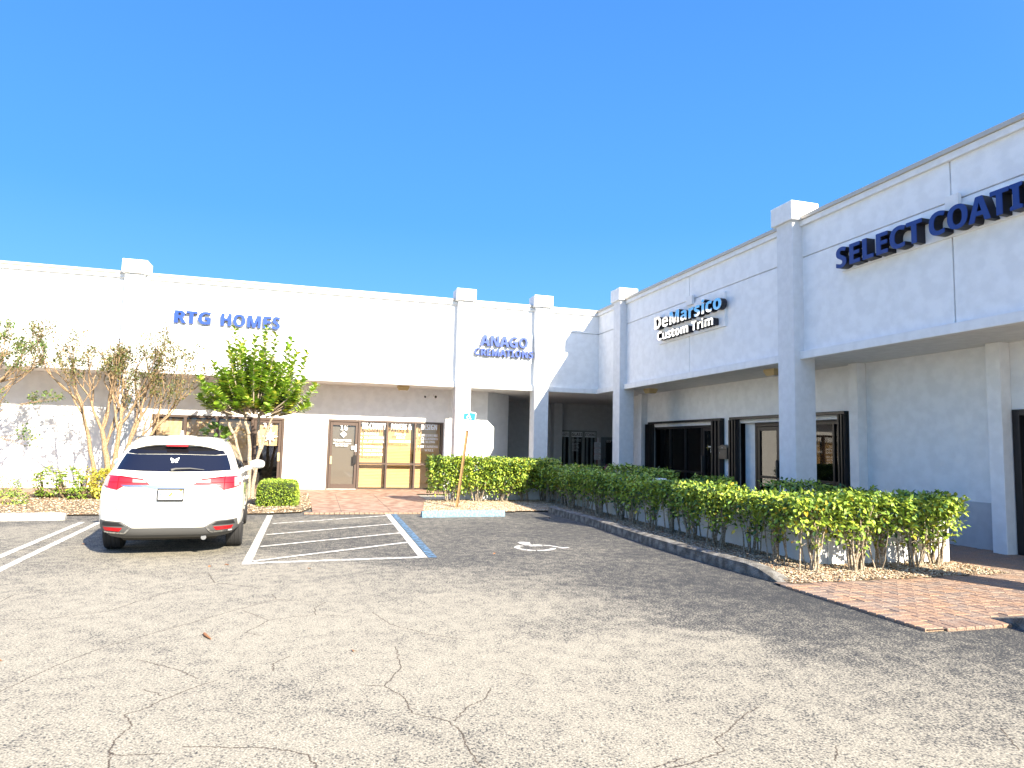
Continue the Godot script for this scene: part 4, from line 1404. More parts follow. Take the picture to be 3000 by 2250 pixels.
# ---------------------------------------------------------------- signs and fittings
func build_signs() -> void:
	var left := Vector3(0, 0, -22.05)
	var s := thing("shop_sign", "raised blue channel letters RTG HOMES on the left wing above the round-leaved tree", "sign", Vector3(-2.7, 5.0, -22.1), 0.0, "raised letter signs on the fascias")
	raised(s, "RTG", sans, -4.24 + 2.7, 0.04, 0.99, 0.37, 0.0, 0.13, M.blue_face, M.silver_return)
	raised(s, "HOMES", sans, -2.95 + 2.7, 0.04, 1.69, 0.37, 0.0, 0.13, M.blue_face, M.silver_return)
	s = thing("shop_sign", "raised blue letters ANAGO CREMATIONS on a white board between two columns", "sign", Vector3(5.97, 4.5, -22.05), 0.0, "raised letter signs on the fascias")
	raised(s, "ANAGO", sans, 5.15 - 5.97, 0.44, 1.66, 0.36, 0.0, 0.13, M.blue_face, M.silver_return)
	raised(s, "CREMATIONS", sans, 4.95 - 5.97, 0.11, 2.05, 0.235, 0.0, 0.13, M.blue_face, M.silver_return)
	s = thing("shop_sign", "mirror-faced raised letters DeMarsico Custom Trim on the shaded right wing", "sign", Vector3(9.445, 4.6, -15.9), -PI / 2, "raised letter signs on the fascias")
	raised(s, "DeMarsico", sans, -17.52 + 15.9, 0.46, 3.37, 0.345, 0.0, 0.16, M.mirror_face, M.dark_return, 0.02)
	raised(s, "Custom Trim", sans, -17.35 + 15.9, 0.11, 2.85, 0.235, 0.0, 0.16, M.mirror_face, M.dark_return, 0.02)
	s = thing("shop_sign", "large raised navy letters SELECT COATINGS on the right wing, cut by the picture's edge", "sign", Vector3(9.45, 5.0, -8.0), -PI / 2, "raised letter signs on the fascias")
	raised(s, "SELECT", sans, -10.33 + 8.0, 0.075, 1.88, 0.37, 0.0, 0.18, M.navy_face, M.dark_return)
	raised(s, "COATINGS", sans, -8.31 + 8.0, 0.075, 2.52, 0.37, 0.0, 0.18, M.navy_face, M.dark_return)
	# leaning accessible parking sign
	var p := thing("parking_sign", "leaning blue and white accessible parking sign on a rusty perforated post", "sign", Vector3(3.45, 0, -16.84))
	var tilt := Basis(Vector3(0, 0, 1), -0.112) * Basis(Vector3.UP, -0.06)
	var post := MB.new()
	var tf := Transform3D(tilt, Vector3.ZERO)
	post.box(Vector3(-0.03, -0.05, -0.006), Vector3(0.03, 2.02, 0.0), 0.0, tf)
	post.box(Vector3(-0.034, -0.05, 0.0), Vector3(-0.028, 2.02, 0.03), 0.0, tf)
	post.box(Vector3(0.028, -0.05, 0.0), Vector3(0.034, 2.02, 0.03), 0.0, tf)
	part(p, "post", post, M.rust_post)
	var holes := MB.new()
	for k in 62:
		holes.box(Vector3(-0.008, 0.05 + k * 0.031, 0.0005), Vector3(0.008, 0.064 + k * 0.031, 0.002), 0.0, tf)
	part(p, "post_holes", holes, M.dry_leaf)
	var pl := PackedVector2Array()
	for q in [[0.13, 2.42, 0.0], [-0.13, 2.42, PI / 2], [-0.13, 2.01, PI], [0.13, 2.01, PI * 1.5]]:
		for k in 5:
			var a: float = q[2] + PI / 2 * k / 4.0
			pl.append(Vector2(q[0] + 0.035 * cos(a) + 0.035 * signf(-q[0]) * 0.0, q[1] - 0.0 + 0.035 * sin(a)))
	var plate := MB.new()
	plate.prism(pl, 0.004, Transform3D(tilt, tilt * Vector3(0, 0, 0.032)))
	part(p, "plate", plate, M.sign_white)
	var bl := MB.new()
	bl.prism(PackedVector2Array([Vector2(-0.15, 2.245), Vector2(0.15, 2.245), Vector2(0.15, 2.41), Vector2(0.12, 2.435), Vector2(-0.02, 2.43), Vector2(-0.08, 2.405), Vector2(-0.15, 2.395)]), 0.002, Transform3D(tilt, tilt * Vector3(0, 0, 0.0365)))
	part(p, "blue_panel", bl, M.sign_blue)
	var sy := MB.new()
	var z := Transform3D(tilt, tilt * Vector3(-0.025, 2.33, 0.039))
	var arc := PackedVector2Array()
	for k in 15:
		var a := 1.9 + 4.2 * k / 14.0
		arc.append(Vector2(0.045 * cos(a), -0.02 + 0.045 * sin(a)))
	for k in 15:
		var a := 1.9 + 4.2 * (14 - k) / 14.0
		arc.append(Vector2(0.031 * cos(a), -0.02 + 0.031 * sin(a)))
	sy.prism(arc, 0.0015, z)
	var hd := PackedVector2Array()
	for k in 10:
		hd.append(Vector2(0.0 + 0.014 * cos(TAU * k / 10), 0.078 + 0.014 * sin(TAU * k / 10)))
	sy.prism(hd, 0.0015, z)
	for q in [[-0.008, 0.0, 0.008, 0.062], [0.008, 0.028, 0.04, 0.040], [-0.008, 0.0, 0.045, 0.014]]:
		sy.prism(PackedVector2Array([Vector2(q[0], q[1]), Vector2(q[2], q[1]), Vector2(q[2], q[3]), Vector2(q[0], q[3])]), 0.0016, z)
	sy.prism(PackedVector2Array([Vector2(0.032, 0.004), Vector2(0.046, 0.01), Vector2(0.066, -0.046), Vector2(0.084, -0.04), Vector2(0.086, -0.052), Vector2(0.057, -0.062)]), 0.0017, z)
	part(p, "wheelchair_symbol", sy, M.sign_white)
	var tt := Transform3D(tilt, tilt * Vector3(0, 0, 0.0365))
	var rows := ["PARKING BY DISABLED", "PERMIT ONLY", "TOW AWAY ZONE", "FINE $250"]
	for k in 4:
		var wd: float = [0.26, 0.17, 0.2, 0.22][k]
		part(p, "lettering", words(rows[k], sans, -wd / 2, 2.185 - 0.047 * k, wd, 0.024, 0.0015, tt), M.sign_text)
	# stand with three notices in the passage
	var n := thing("notice_stand", "upright stand with three white notices before the ETCHING window", "sign stand", Vector3(11.58, 0.02, -26.9))
	boxp(n, "post", Vector3(-0.02, 0, -0.06), Vector3(0.02, 2.0, -0.03), M.red_stripe)
	boxp(n, "post_top", Vector3(-0.01, 1.78, -0.028), Vector3(0.05, 2.02, -0.02), M.notice)
	boxp(n, "foot", Vector3(-0.2, 0, -0.2), Vector3(0.2, 0.03, 0.12), M.black)
	boxp(n, "backing", Vector3(-0.155, 1.07, -0.03), Vector3(0.155, 1.83, -0.015), M.red_stripe)
	for k in 3:
		var y := 1.08 + 0.255 * k
		var nb := boxp(n, "notice", Vector3(-0.15, y, -0.014), Vector3(0.15, y + 0.235, -0.008), M.notice)
		for r in 5:
			boxp(nb, "text_line", Vector3(-0.11, y + 0.03 + 0.037 * r, -0.0075), Vector3(0.11 - 0.03 * (r % 3), y + 0.042 + 0.037 * r, -0.006), M.sign_text)

func soffit_lamp(label: String, at: Vector3, turn: float) -> void:
	var l := thing("soffit_light", label, "ceiling light", at, turn, "tan soffit lights")
	var b := MB.new()
	var rings := []
	for r in [[0.21, 0.0], [0.215, -0.04], [0.17, -0.13], [0.15, -0.15]]:
		var ring := PackedVector3Array()
		for c in [[-1, -1], [1, -1], [1, 1], [-1, 1]]:
			ring.append(Vector3(c[0] * r[0] * 0.9, r[1], c[1] * r[0] * 0.72))
		rings.append(ring)
	b.loft(rings)
	b.fan(rings[3], Vector3.DOWN)
	part(l, "housing", b, M.lamp_tan)
	boxp(l, "lens", Vector3(-0.11, -0.158, -0.08), Vector3(0.11, -0.151, 0.08), M.trim)

func build_fittings() -> void:
	soffit_lamp("tan soffit light under the left wing, above the PAVERS window", Vector3(2.72, 3.52, -22.75), 0.0)
	soffit_lamp("tan soffit light near the corner column, beside the pilaster of unit 21", Vector3(10.2, 3.53, -19.5), PI / 2)
	soffit_lamp("tan soffit light half hidden by the tall near column, above door 22", Vector3(10.2, 3.53, -13.40), PI / 2)
	# security cameras under the left soffit
	for k in 2:
		var c := thing("security_camera", ["white bullet security camera aimed left under the left soffit", "dark faced security camera aimed forward, right one of the pair under the left soffit"][k], "security camera", Vector3(3.72 + 0.19 * k, 3.30, -23.56))
		boxp(c, "mount", Vector3(-0.04, -0.03, -0.04), Vector3(0.04, 0.05, 0.0), M.camera_white, 0.008)
		var d := Vector3(-0.8, -0.35, 0.6).normalized() if k == 0 else Vector3(0.15, -0.3, 1.0).normalized()
		var b := MB.new()
		b.tube(PackedVector3Array([Vector3.ZERO, d * 0.03, d * 0.16, d * 0.19]), PackedFloat32Array([0.03, 0.048, 0.052, 0.048]), 14)
		part(c, "body", b, M.camera_white)
		var f := MB.new()
		f.tube(PackedVector3Array([d * 0.191, d * 0.196]), PackedFloat32Array([0.043, 0.04]), 14)
		part(c, "lens", f, M.gloss_black)
	# wall mailbox between units 21 and 22
	var mb := thing("mailbox", "dark gray wall mailbox with a peaked lid between two shuttered shopfronts", "mailbox", Vector3(11.12, 1.38, -16.68), -PI / 2)
	var body := MB.new()
	body.prism(PackedVector2Array([Vector2(-0.2, 0), Vector2(0.2, 0), Vector2(0.2, 0.31), Vector2(-0.2, 0.31)]), 0.15, Transform3D.IDENTITY)
	part(mb, "body", body, M.mailbox)
	var lid := MB.new()
	lid.prism(PackedVector2Array([Vector2(-0.215, 0.315), Vector2(0.215, 0.315), Vector2(0.215, 0.335), Vector2(0.0, 0.40), Vector2(-0.215, 0.335)]), 0.165, Transform3D.IDENTITY)
	part(mb, "lid", lid, M.mailbox)
	boxp(mb, "door", Vector3(-0.17, 0.02, 0.151), Vector3(0.17, 0.235, 0.158), M.mailbox, 0.003)
	boxp(mb, "slot", Vector3(-0.17, 0.25, 0.151), Vector3(0.17, 0.268, 0.155), M.black)
	boxp(mb, "lock", Vector3(-0.14, 0.15, 0.158), Vector3(-0.11, 0.18, 0.166), M.chrome, 0.004)
	boxp(mb, "lock", Vector3(-0.015, 0.30, 0.151), Vector3(0.02, 0.33, 0.168), M.chrome, 0.004)
	# wheel stops
	for s in [["pale blue painted concrete wheel stop at the accessible stall", Vector3(3.25, 0, -15.03), 1.93, "stop_blue", 0.09], ["white painted concrete wheel stop at the far left stall", Vector3(-5.5, 0, -14.78), 2.0, "stop_white", 0.09]]:
		var o := thing("wheel_stop", s[0], "wheel stop", s[1], s[4], "concrete wheel stops")
		var l: float = s[2] / 2
		var rings := []
		var f := noise(6.0, 2, 5)
		for k in 17:
			var x := lerpf(-l, l, k / 16.0)
			var sh := 0.93 if k == 0 or k == 16 else 1.0
			var j := 0.004 * f.get_noise_1d(x * 3.0)
			var ring := PackedVector3Array()
			for q in [[-0.085, 0.0], [-0.08, 0.05], [-0.06, 0.125], [-0.045, 0.138], [0.045, 0.138], [0.06, 0.125], [0.08, 0.05], [0.085, 0.0]]:
				ring.append(Vector3(x, q[1] * sh + j, q[0] * sh + j))
			rings.append(ring)
		var b := MB.new()
		b.loft(rings)
		b.fan(rings[0], Vector3.LEFT)
		b.fan(rings[16], Vector3.RIGHT)
		part(o, "concrete_block", b.smooth(35), M[s[3]])
		for x: float in [-l * 0.6, l * 0.6]:
			var pin := MB.new()
			pin.tube(PackedVector3Array([Vector3(x, 0.10, 0), Vector3(x, 0.145, 0)]), PackedFloat32Array([0.012, 0.012]), 8)
			part(o, "steel_pin", pin, M.rust_post)

# ---------------------------------------------------------------- car
# tables of height against: half width, rear face (behind the rear axle), nose (ahead of it)
const CAR_Y := [0.26, 0.34, 0.45, 0.60, 0.75, 0.90, 0.97, 1.05, 1.13, 1.20, 1.30, 1.40, 1.48, 1.55, 1.60, 1.635, 1.645]
const CAR_W := [0.78, 0.86, 0.890, 0.905, 0.908, 0.898, 0.885, 0.862, 0.820, 0.790, 0.755, 0.715, 0.675, 0.625, 0.56, 0.42, 0.20]
const CAR_R := [0.95, 1.03, 1.055, 1.055, 1.035, 1.01, 0.99, 0.95, 0.89, 0.82, 0.73, 0.645, 0.575, 0.50, 0.36, 0.10, -0.1]
const CAR_F := [-3.50, -3.66, -3.72, -3.70, -3.62, -3.42, -3.20, -2.85, -2.45, -2.30, -2.08, -1.82, -1.58, -1.32, -1.05, -0.75, -0.55]

func table(t: Array, y: float) -> float:
	if y <= CAR_Y[0]:
		return t[0]
	for i in CAR_Y.size() - 1:
		if y <= CAR_Y[i + 1]:
			return lerpf(t[i], t[i + 1], (y - CAR_Y[i]) / (CAR_Y[i + 1] - CAR_Y[i]))
	return t[t.size() - 1]

func rear_z(x: float, y: float) -> float:
	var w := table(CAR_W, y)
	var r := table(CAR_R, y)
	var q := minf(absf(x) / w, 0.9995)
	return r - 0.5 + 0.5 * pow(1.0 - pow(q, 4.2), 1.0 / 2.6)

func rear_patch(parent: Node3D, called: String, poly: Array, off: float, m: Material, skirt := 0.012) -> MeshInstance3D:
	var b := MB.new()
	var p := PackedVector2Array(poly)
	var lo := p[0]
	var hi := p[0]
	for q in p:
		lo = lo.min(q)
		hi = hi.max(q)
	var s := 0.04
	var x := floorf(lo.x / s) * s
	while x < hi.x:
		var y := floorf(lo.y / s) * s
		while y < hi.y:
			var cell := PackedVector2Array([Vector2(x, y), Vector2(x + s, y), Vector2(x + s, y + s), Vector2(x, y + s)])
			for c in Geometry2D.intersect_polygons(p, cell):
				var idx := Geometry2D.triangulate_polygon(c)
				for i in range(0, idx.size(), 3):
					var t := []
					for k in 3:
						var q: Vector2 = c[idx[i + k]]
						t.append(Vector3(q.x, q.y, rear_z(q.x, q.y) + off))
					b.tri(t[0], t[1], t[2], Vector3(signf(lo.x + hi.x) * 0.2, 0.05, 1))
			y += s
		x += s
	b.smooth(60)
	if skirt > 0.0:
		var ce := Vector2.ZERO
		for q in p:
			ce += q
		ce /= p.size()
		for i in p.size():
			var a := p[i]
			var d := p[(i + 1) % p.size()]
			var n := int(ceilf(a.distance_to(d) / s))
			for k in n:
				var q0 := a.lerp(d, k / float(n))
				var q1 := a.lerp(d, (k + 1.0) / n)
				var o := (q0 + q1) * 0.5 - ce
				var z0 := rear_z(q0.x, q0.y) + off
				var z1 := rear_z(q1.x, q1.y) + off
				b.quad(Vector3(q0.x, q0.y, z0), Vector3(q1.x, q1.y, z1), Vector3(q1.x, q1.y, z1 - skirt), Vector3(q0.x, q0.y, z0 - skirt), Vector3(o.x, o.y, 0))
	return part(parent, called, b, m)

func rear_line(parent: Node3D, called: String, pts: Array, off: float, wide: float, m: Material) -> void:
	var b := MB.new()
	for i in pts.size() - 1:
		var a: Vector2 = pts[i]
		var d: Vector2 = pts[i + 1]
		var n := int(ceilf(a.distance_to(d) / 0.05))
		var s := (d - a).normalized().orthogonal() * wide * 0.5
		for k in n:
			var q0 := a.lerp(d, k / float(n))
			var q1 := a.lerp(d, (k + 1.0) / n)
			var v := []
			for q in [q0 - s, q1 - s, q1 + s, q0 + s]:
				v.append(Vector3(q.x, q.y, rear_z(q.x, q.y) + off))
			b.quad(v[0], v[1], v[2], v[3], Vector3(0, 0.1, 1))
	part(parent, called, b, m)

func side_patch(parent: Node3D, called: String, s: float, poly: Array, off: float, m: Material) -> void:
	var b := MB.new()
	var p := PackedVector2Array(poly)
	var lo := p[0]
	var hi := p[0]
	for q in p:
		lo = lo.min(q)
		hi = hi.max(q)
	var st := 0.07
	var x := floorf(lo.x / st) * st
	while x < hi.x:
		var y := floorf(lo.y / st) * st
		while y < hi.y:
			for c in Geometry2D.intersect_polygons(p, PackedVector2Array([Vector2(x, y), Vector2(x + st, y), Vector2(x + st, y + st), Vector2(x, y + st)])):
				var idx := Geometry2D.triangulate_polygon(c)
				for i in range(0, idx.size(), 3):
					var t := []
					for k in 3:
						var q: Vector2 = c[idx[i + k]]
						t.append(car_side(s, q.x, q.y, off))
					b.tri(t[0], t[1], t[2], Vector3(s, 0.2, 0))
			y += st
		x += st
	part(parent, called, b.smooth(50), m)

func car_outline(y: float, inset := 0.0) -> PackedVector3Array:
	var w := table(CAR_W, y) - inset
	var r := table(CAR_R, y) - inset
	var f := table(CAR_F, y) + inset
	var ring := PackedVector3Array()
	var n := 18
	for k in n + 1: # rear, from right to left
		var x := w * sin(PI * (0.5 - k / float(n)))
		var q := minf(absf(x) / w, 1.0)
		ring.append(Vector3(x, y, r - 0.5 + 0.5 * pow(maxf(0.0, 1.0 - pow(q, 4.2)), 1.0 / 2.6)))
	var zs := []
	for k in 60:
		zs.append(lerpf(r - 0.52, f + 0.75, k / 59.0))
	for z in zs:
		ring.append(Vector3(-side_half(w, y, z), y, z))
	for k in n + 1:
		var x := -w * cos(PI * k / float(n))
		var q := minf(absf(x) / w, 1.0)
		ring.append(Vector3(x, y, f + 0.72 - 0.72 * pow(maxf(0.0, 1.0 - pow(q, 2.6)), 1.0 / 2.2)))
	zs.reverse()
	for z in zs:
		ring.append(Vector3(side_half(w, y, z), y, z))
	return ring

# flank with the wheel wells pushed in
func side_half(w: float, y: float, z: float) -> float:
	for ax: float in [0.0, -2.85]:
		var d := Vector2(z - ax, y - 0.36).length()
		if d < 0.405:
			return minf(w, 0.60)
		if d < 0.47 and y < 0.8:
			return w + 0.012
	return w

func car_side(s: float, z: float, y: float, off: float) -> Vector3:
	return Vector3(s * (table(CAR_W, y) + off), y, z)

func build_car() -> void:
	var car := thing("parked_car", "white SUV seen from behind, parked nose in between white lines at left", "car", Vector3(-1.92, 0, -11.15), 0.07)
	var rings := []
	for y in [0.40, 0.43, 0.46, 0.5, 0.54, 0.58, 0.62, 0.66, 0.70, 0.735, 0.765, 0.80, 0.85, 0.90, 0.94, 0.97, 1.0, 1.03, 1.06, 1.09, 1.13, 1.17, 1.20, 1.25, 1.30, 1.35, 1.40, 1.44, 1.48, 1.52, 1.55, 1.58, 1.60, 1.62, 1.635, 1.645]:
		rings.append(car_outline(y))
	var b := MB.new()
	b.loft(rings)
	b.fan(rings[-1], Vector3.UP)
	b.smooth(38)
	part(car, "body", b, M.car_paint)
	var low := []
	for y in [0.25, 0.27, 0.30, 0.34, 0.37, 0.40]:
		low.append(car_outline(y, 0.05 if y < 0.26 else (0.012 if y < 0.36 else 0.004)))
	var lb := MB.new()
	lb.loft(low)
	lb.fan(low[0], Vector3.DOWN)
	part(car, "lower_cladding", lb.smooth(38), M.cladding)
	boxp(car, "underbody", Vector3(-0.62, 0.2, -3.4), Vector3(0.62, 0.42, 0.75), M.black, 0.05)
	# grey bumper band that rises to the corner housings
	rear_patch(car, "bumper_band", [Vector2(-0.50, 0.405), Vector2(-0.40, 0.40), Vector2(0.40, 0.40), Vector2(0.50, 0.405), Vector2(0.62, 0.30), Vector2(-0.62, 0.30)], 0.012, M.cladding)
	for s: float in [-1.0, 1.0]:
		var ho := rear_patch(car, "bumper_corner", [Vector2(0.845 * s, 0.50), Vector2(0.57 * s, 0.488), Vector2(0.44 * s, 0.405), Vector2(0.52 * s, 0.315), Vector2(0.80 * s, 0.335), Vector2(0.855 * s, 0.40)], 0.016, M.cladding)
		rear_line(ho, "chrome_trim", [Vector2(0.57 * s, 0.482), Vector2(0.455 * s, 0.405), Vector2(0.525 * s, 0.33), Vector2(0.785 * s, 0.345)], 0.022, 0.022, M.chrome)
		rear_patch(ho, "vent_mesh", [Vector2(0.80 * s, 0.482), Vector2(0.60 * s, 0.474), Vector2(0.53 * s, 0.425), Vector2(0.82 * s, 0.43)], 0.0185, M.black, 0.0)
		rear_patch(ho, "reflector", [Vector2(0.80 * s, 0.412), Vector2(0.55 * s, 0.405), Vector2(0.585 * s, 0.358), Vector2(0.775 * s, 0.365)], 0.023, M.reflector_red, 0.006)
		# tail lamps
		var tl := rear_patch(car, "taillight", [Vector2(0.872 * s, 1.045), Vector2(0.80 * s, 1.082), Vector2(0.64 * s, 1.082), Vector2(0.36 * s, 1.045), Vector2(0.26 * s, 0.968), Vector2(0.56 * s, 0.962), Vector2(0.655 * s, 0.898), Vector2(0.79 * s, 0.925), Vector2(0.868 * s, 0.955)], 0.014, M.tail_red, 0.02)
		rear_patch(tl, "clear_edge", [Vector2(0.873 * s, 1.040), Vector2(0.83 * s, 1.066), Vector2(0.775 * s, 1.066), Vector2(0.785 * s, 0.94), Vector2(0.866 * s, 0.962)], 0.0165, M.tail_clear, 0.004)
		rear_patch(tl, "reversing_lens", [Vector2(0.48 * s, 1.042), Vector2(0.355 * s, 1.026), Vector2(0.305 * s, 0.995), Vector2(0.475 * s, 0.998)], 0.0175, M.tail_clear, 0.004)
		rear_patch(tl, "lens_rim", [Vector2(0.64 * s, 1.083), Vector2(0.36 * s, 1.046), Vector2(0.37 * s, 1.034), Vector2(0.64 * s, 1.068)], 0.018, M.tail_dark_red, 0.004)
		rear_line(tl, "lens_seam", [Vector2(0.655 * s, 1.082), Vector2(0.655 * s, 0.900)], 0.0185, 0.010, M.tail_dark_red)
		rear_line(tl, "lens_seam", [Vector2(0.775 * s, 0.995), Vector2(0.66 * s, 1.0)], 0.018, 0.008, M.tail_dark_red)
		rear_line(tl, "lens_seam", [Vector2(0.645 * s, 1.0), Vector2(0.49 * s, 1.0)], 0.018, 0.006, M.tail_dark_red)
	# tailgate seams
	rear_line(car, "tailgate_seam", [Vector2(0.665, 0.895), Vector2(0.66, 0.72), Vector2(0.63, 0.645), Vector2(0.56, 0.606), Vector2(0.3, 0.60), Vector2(-0.3, 0.60), Vector2(-0.56, 0.606), Vector2(-0.64, 0.645), Vector2(-0.67, 0.72)], 0.003, 0.009, M.cladding)
	rear_line(car, "tailgate_seam", [Vector2(0.66, 1.085), Vector2(0.67, 1.14)], 0.003, 0.007, M.cladding)
	# rear window, spoiler, brake light
	rear_patch(car, "rear_window", [Vector2(-0.645, 1.375), Vector2(-0.695, 1.25), Vector2(-0.72, 1.162), Vector2(-0.4, 1.145), Vector2(0.0, 1.138), Vector2(0.4, 1.145), Vector2(0.72, 1.162), Vector2(0.695, 1.25), Vector2(0.645, 1.375), Vector2(0.5, 1.365), Vector2(0.0, 1.372), Vector2(-0.5, 1.365)], 0.006, M.rear_glass, 0.01)
	rear_patch(car, "spoiler_underside", [Vector2(-0.63, 1.388), Vector2(-0.50, 1.372), Vector2(0.0, 1.38), Vector2(0.50, 1.372), Vector2(0.63, 1.388), Vector2(0.58, 1.45), Vector2(0.50, 1.482), Vector2(-0.50, 1.482), Vector2(-0.58, 1.45)], 0.012, M.gloss_black, 0.012)
	var sp := MB.new()
	var sr := []
	for k in 13:
		var x := lerpf(-0.60, 0.60, k / 12.0)
		var e := pow(absf(x) / 0.60, 3.0)
		var y := 1.555 - 0.10 * e
		var z := rear_z(x, y) + 0.15 * (1.0 - 0.8 * e)
		var back := rear_z(x, y + 0.02)
		sr.append(PackedVector3Array([Vector3(x, y - 0.055, z - 0.02), Vector3(x, y - 0.045, z + 0.01), Vector3(x, y - 0.02, z + 0.012), Vector3(x, y + 0.005, z - 0.02), Vector3(x, y + 0.045, back - 0.12), Vector3(x, y - 0.10, back - 0.05)]))
	sp.loft(sr)
	sp.fan(sr[0], Vector3.LEFT)
	sp.fan(sr[12], Vector3.RIGHT)
	part(car, "roof_spoiler", sp.smooth(45), M.car_paint)
	boxp(car, "brake_light", Vector3(-0.14, 1.478, 0.62), Vector3(0.14, 1.502, 0.675), M.tail_red, 0.006)
	var fin := MB.new()
	fin.prism(PackedVector2Array([Vector2(-0.10, 1.62), Vector2(0.08, 1.62), Vector2(0.05, 1.70), Vector2(0.03, 1.71)]), 0.03, Transform3D(Basis(Vector3.UP, -PI / 2), Vector3(0.015, 0.0, 0.12)))
	part(car, "antenna_fin", fin, M.car_paint)
	for s: float in [-1.0, 1.0]:
		var rr := MB.new()
		rr.tube(PackedVector3Array([Vector3(0.60 * s, 1.585, 0.25), Vector3(0.605 * s, 1.605, 0.05), Vector3(0.605 * s, 1.612, -0.6), Vector3(0.60 * s, 1.60, -1.0)]), PackedFloat32Array([0.01, 0.014, 0.014, 0.01]), 8)
		part(car, "roof_seam", rr, M.cladding)
	# chrome bar, plate, badges, wiper, stickers
	rear_patch(car, "chrome_bar", [Vector2(-0.62, 0.962), Vector2(0.62, 0.962), Vector2(0.56, 0.945), Vector2(0.33, 0.942), Vector2(0.20, 0.915), Vector2(-0.20, 0.915), Vector2(-0.33, 0.942), Vector2(-0.56, 0.945)], 0.020, M.chrome, 0.02)
	var pz := 1.055
	var plate := boxp(car, "license_plate", Vector3(-0.152, 0.772, pz), Vector3(0.152, 0.918, pz + 0.01), M.plate_white, 0.002)
	for f in [[-0.162, 0.905, 0.162, 0.922], [-0.162, 0.752, 0.162, 0.778], [-0.162, 0.778, -0.148, 0.905], [0.148, 0.778, 0.162, 0.905]]:
		boxp(plate, "plate_frame", Vector3(f[0], f[1], pz), Vector3(f[2], f[3], pz + 0.018), M.black, 0.002)
	var ptx := Transform3D(Basis.IDENTITY, Vector3(0, 0, pz + 0.0105))
	part(plate, "lettering", words("KLA", sans, -0.132, 0.808, 0.105, 0.062, 0.002, ptx), M.plate_green)
	part(plate, "lettering", words("E52", sans, 0.035, 0.808, 0.10, 0.062, 0.002, ptx), M.plate_green)
	for o: Vector2 in [Vector2(-0.008, 0.832), Vector2(0.012, 0.852)]:
		var om := MB.new()
		var ring := PackedVector2Array()
		for k in 12:
			ring.append(o + Vector2(cos(TAU * k / 12), sin(TAU * k / 12)) * 0.016)
		om.prism(ring, 0.002, ptx)
		part(plate, "orange_fruit", om, M.plate_orange)
	boxp(plate, "sticker", Vector3(0.105, 0.882, pz + 0.0105), Vector3(0.142, 0.903, pz + 0.012), M.gold)
	var em := MB.new()
	var ec := Vector3(0, 1.018, rear_z(0, 1.018) + 0.014)
	var loop := PackedVector3Array()
	for k in 25:
		loop.append(ec + Vector3(0.052 * cos(TAU * k / 24), 0.046 * sin(TAU * k / 24), -0.02 * sin(TAU * k / 24)))
	var rr2 := PackedFloat32Array()
	rr2.resize(25)
	rr2.fill(0.0045)
	em.tube(loop, rr2, 6)
	for s: float in [-1.0, 1.0]:
		em.tube(PackedVector3Array([ec + Vector3(0.006 * s, 0.036, -0.012), ec + Vector3(0.016 * s, -0.005, 0.0), ec + Vector3(0.028 * s, -0.034, 0.012)]), PackedFloat32Array([0.005, 0.0055, 0.004]), 6)
	em.tube(PackedVector3Array([ec + Vector3(-0.013, 0.0, 0.0), ec + Vector3(0.013, 0.0, 0.0)]), PackedFloat32Array([0.0035, 0.0035]), 6)
	part(car, "emblem", em, M.chrome)
	var bt := Transform3D(Basis(Vector3.UP, 0.10), Vector3(0, 0, rear_z(0.47, 0.9) + 0.05))
	part(car, "lettering", words("R D X", sans, 0.37, 0.892, 0.14, 0.022, 0.004, Transform3D(Basis.IDENTITY, Vector3(0, 0, rear_z(0.44, 0.9) + 0.004))), M.chrome)
	var fish := MB.new()
	for s: float in [-1.0, 1.0]:
		var fp := PackedVector3Array()
		var fr := PackedFloat32Array()
		for k in 12:
			var t := k / 11.0
			var q := Vector2(-0.615 + 0.115 * t, 0.897 + s * (0.022 * sin(PI * minf(t / 0.83, 1.0)) - (0.022 * (t - 0.83) / 0.17 if t > 0.83 else 0.0)))
			fp.append(Vector3(q.x, q.y, rear_z(q.x, q.y) + 0.004))
			fr.append(0.0028)
		fish.tube(fp, fr, 5)
	part(car, "fish_badge", fish, M.cladding)
	var wb := MB.new()
	var wp := []
	for q in [[-0.035, 1.158], [0.02, 1.178], [0.20, 1.185], [0.38, 1.168]]:
		wp.append(Vector3(q[0], q[1], rear_z(q[0], q[1]) + 0.03))
	wb.tube(PackedVector3Array(wp), PackedFloat32Array([0.022, 0.014, 0.011, 0.005]), 7)
	part(car, "rear_wiper", wb, M.cladding)
	var butter := []
	for q in [[-0.055, 1.325], [-0.03, 1.315], [-0.005, 1.295], [0.02, 1.315], [0.055, 1.33], [0.045, 1.295], [0.035, 1.28], [0.04, 1.262], [0.015, 1.258], [0.0, 1.272], [-0.02, 1.256], [-0.042, 1.262], [-0.038, 1.283], [-0.055, 1.295]]:
		butter.append(Vector2(q[0] - 0.01, q[1]))
	rear_patch(car, "butterfly_sticker", butter, 0.0095, M.vinyl, 0.0)
	# flank: windows, door seams, handles, mirrors
	for s: float in [-1.0, 1.0]:
		side_patch(car, "quarter_window", s, [Vector2(0.20, 1.17), Vector2(-0.14, 1.15), Vector2(-0.10, 1.44), Vector2(0.02, 1.42)], 0.004, M.side_glass)
		side_patch(car, "side_window", s, [Vector2(-0.18, 1.15), Vector2(-0.95, 1.12), Vector2(-0.92, 1.515), Vector2(-0.30, 1.50), Vector2(-0.14, 1.45)], 0.004, M.side_glass)
		side_patch(car, "side_window", s, [Vector2(-1.02, 1.12), Vector2(-1.95, 1.13), Vector2(-1.52, 1.46), Vector2(-1.25, 1.51), Vector2(-0.99, 1.515)], 0.004, M.side_glass)
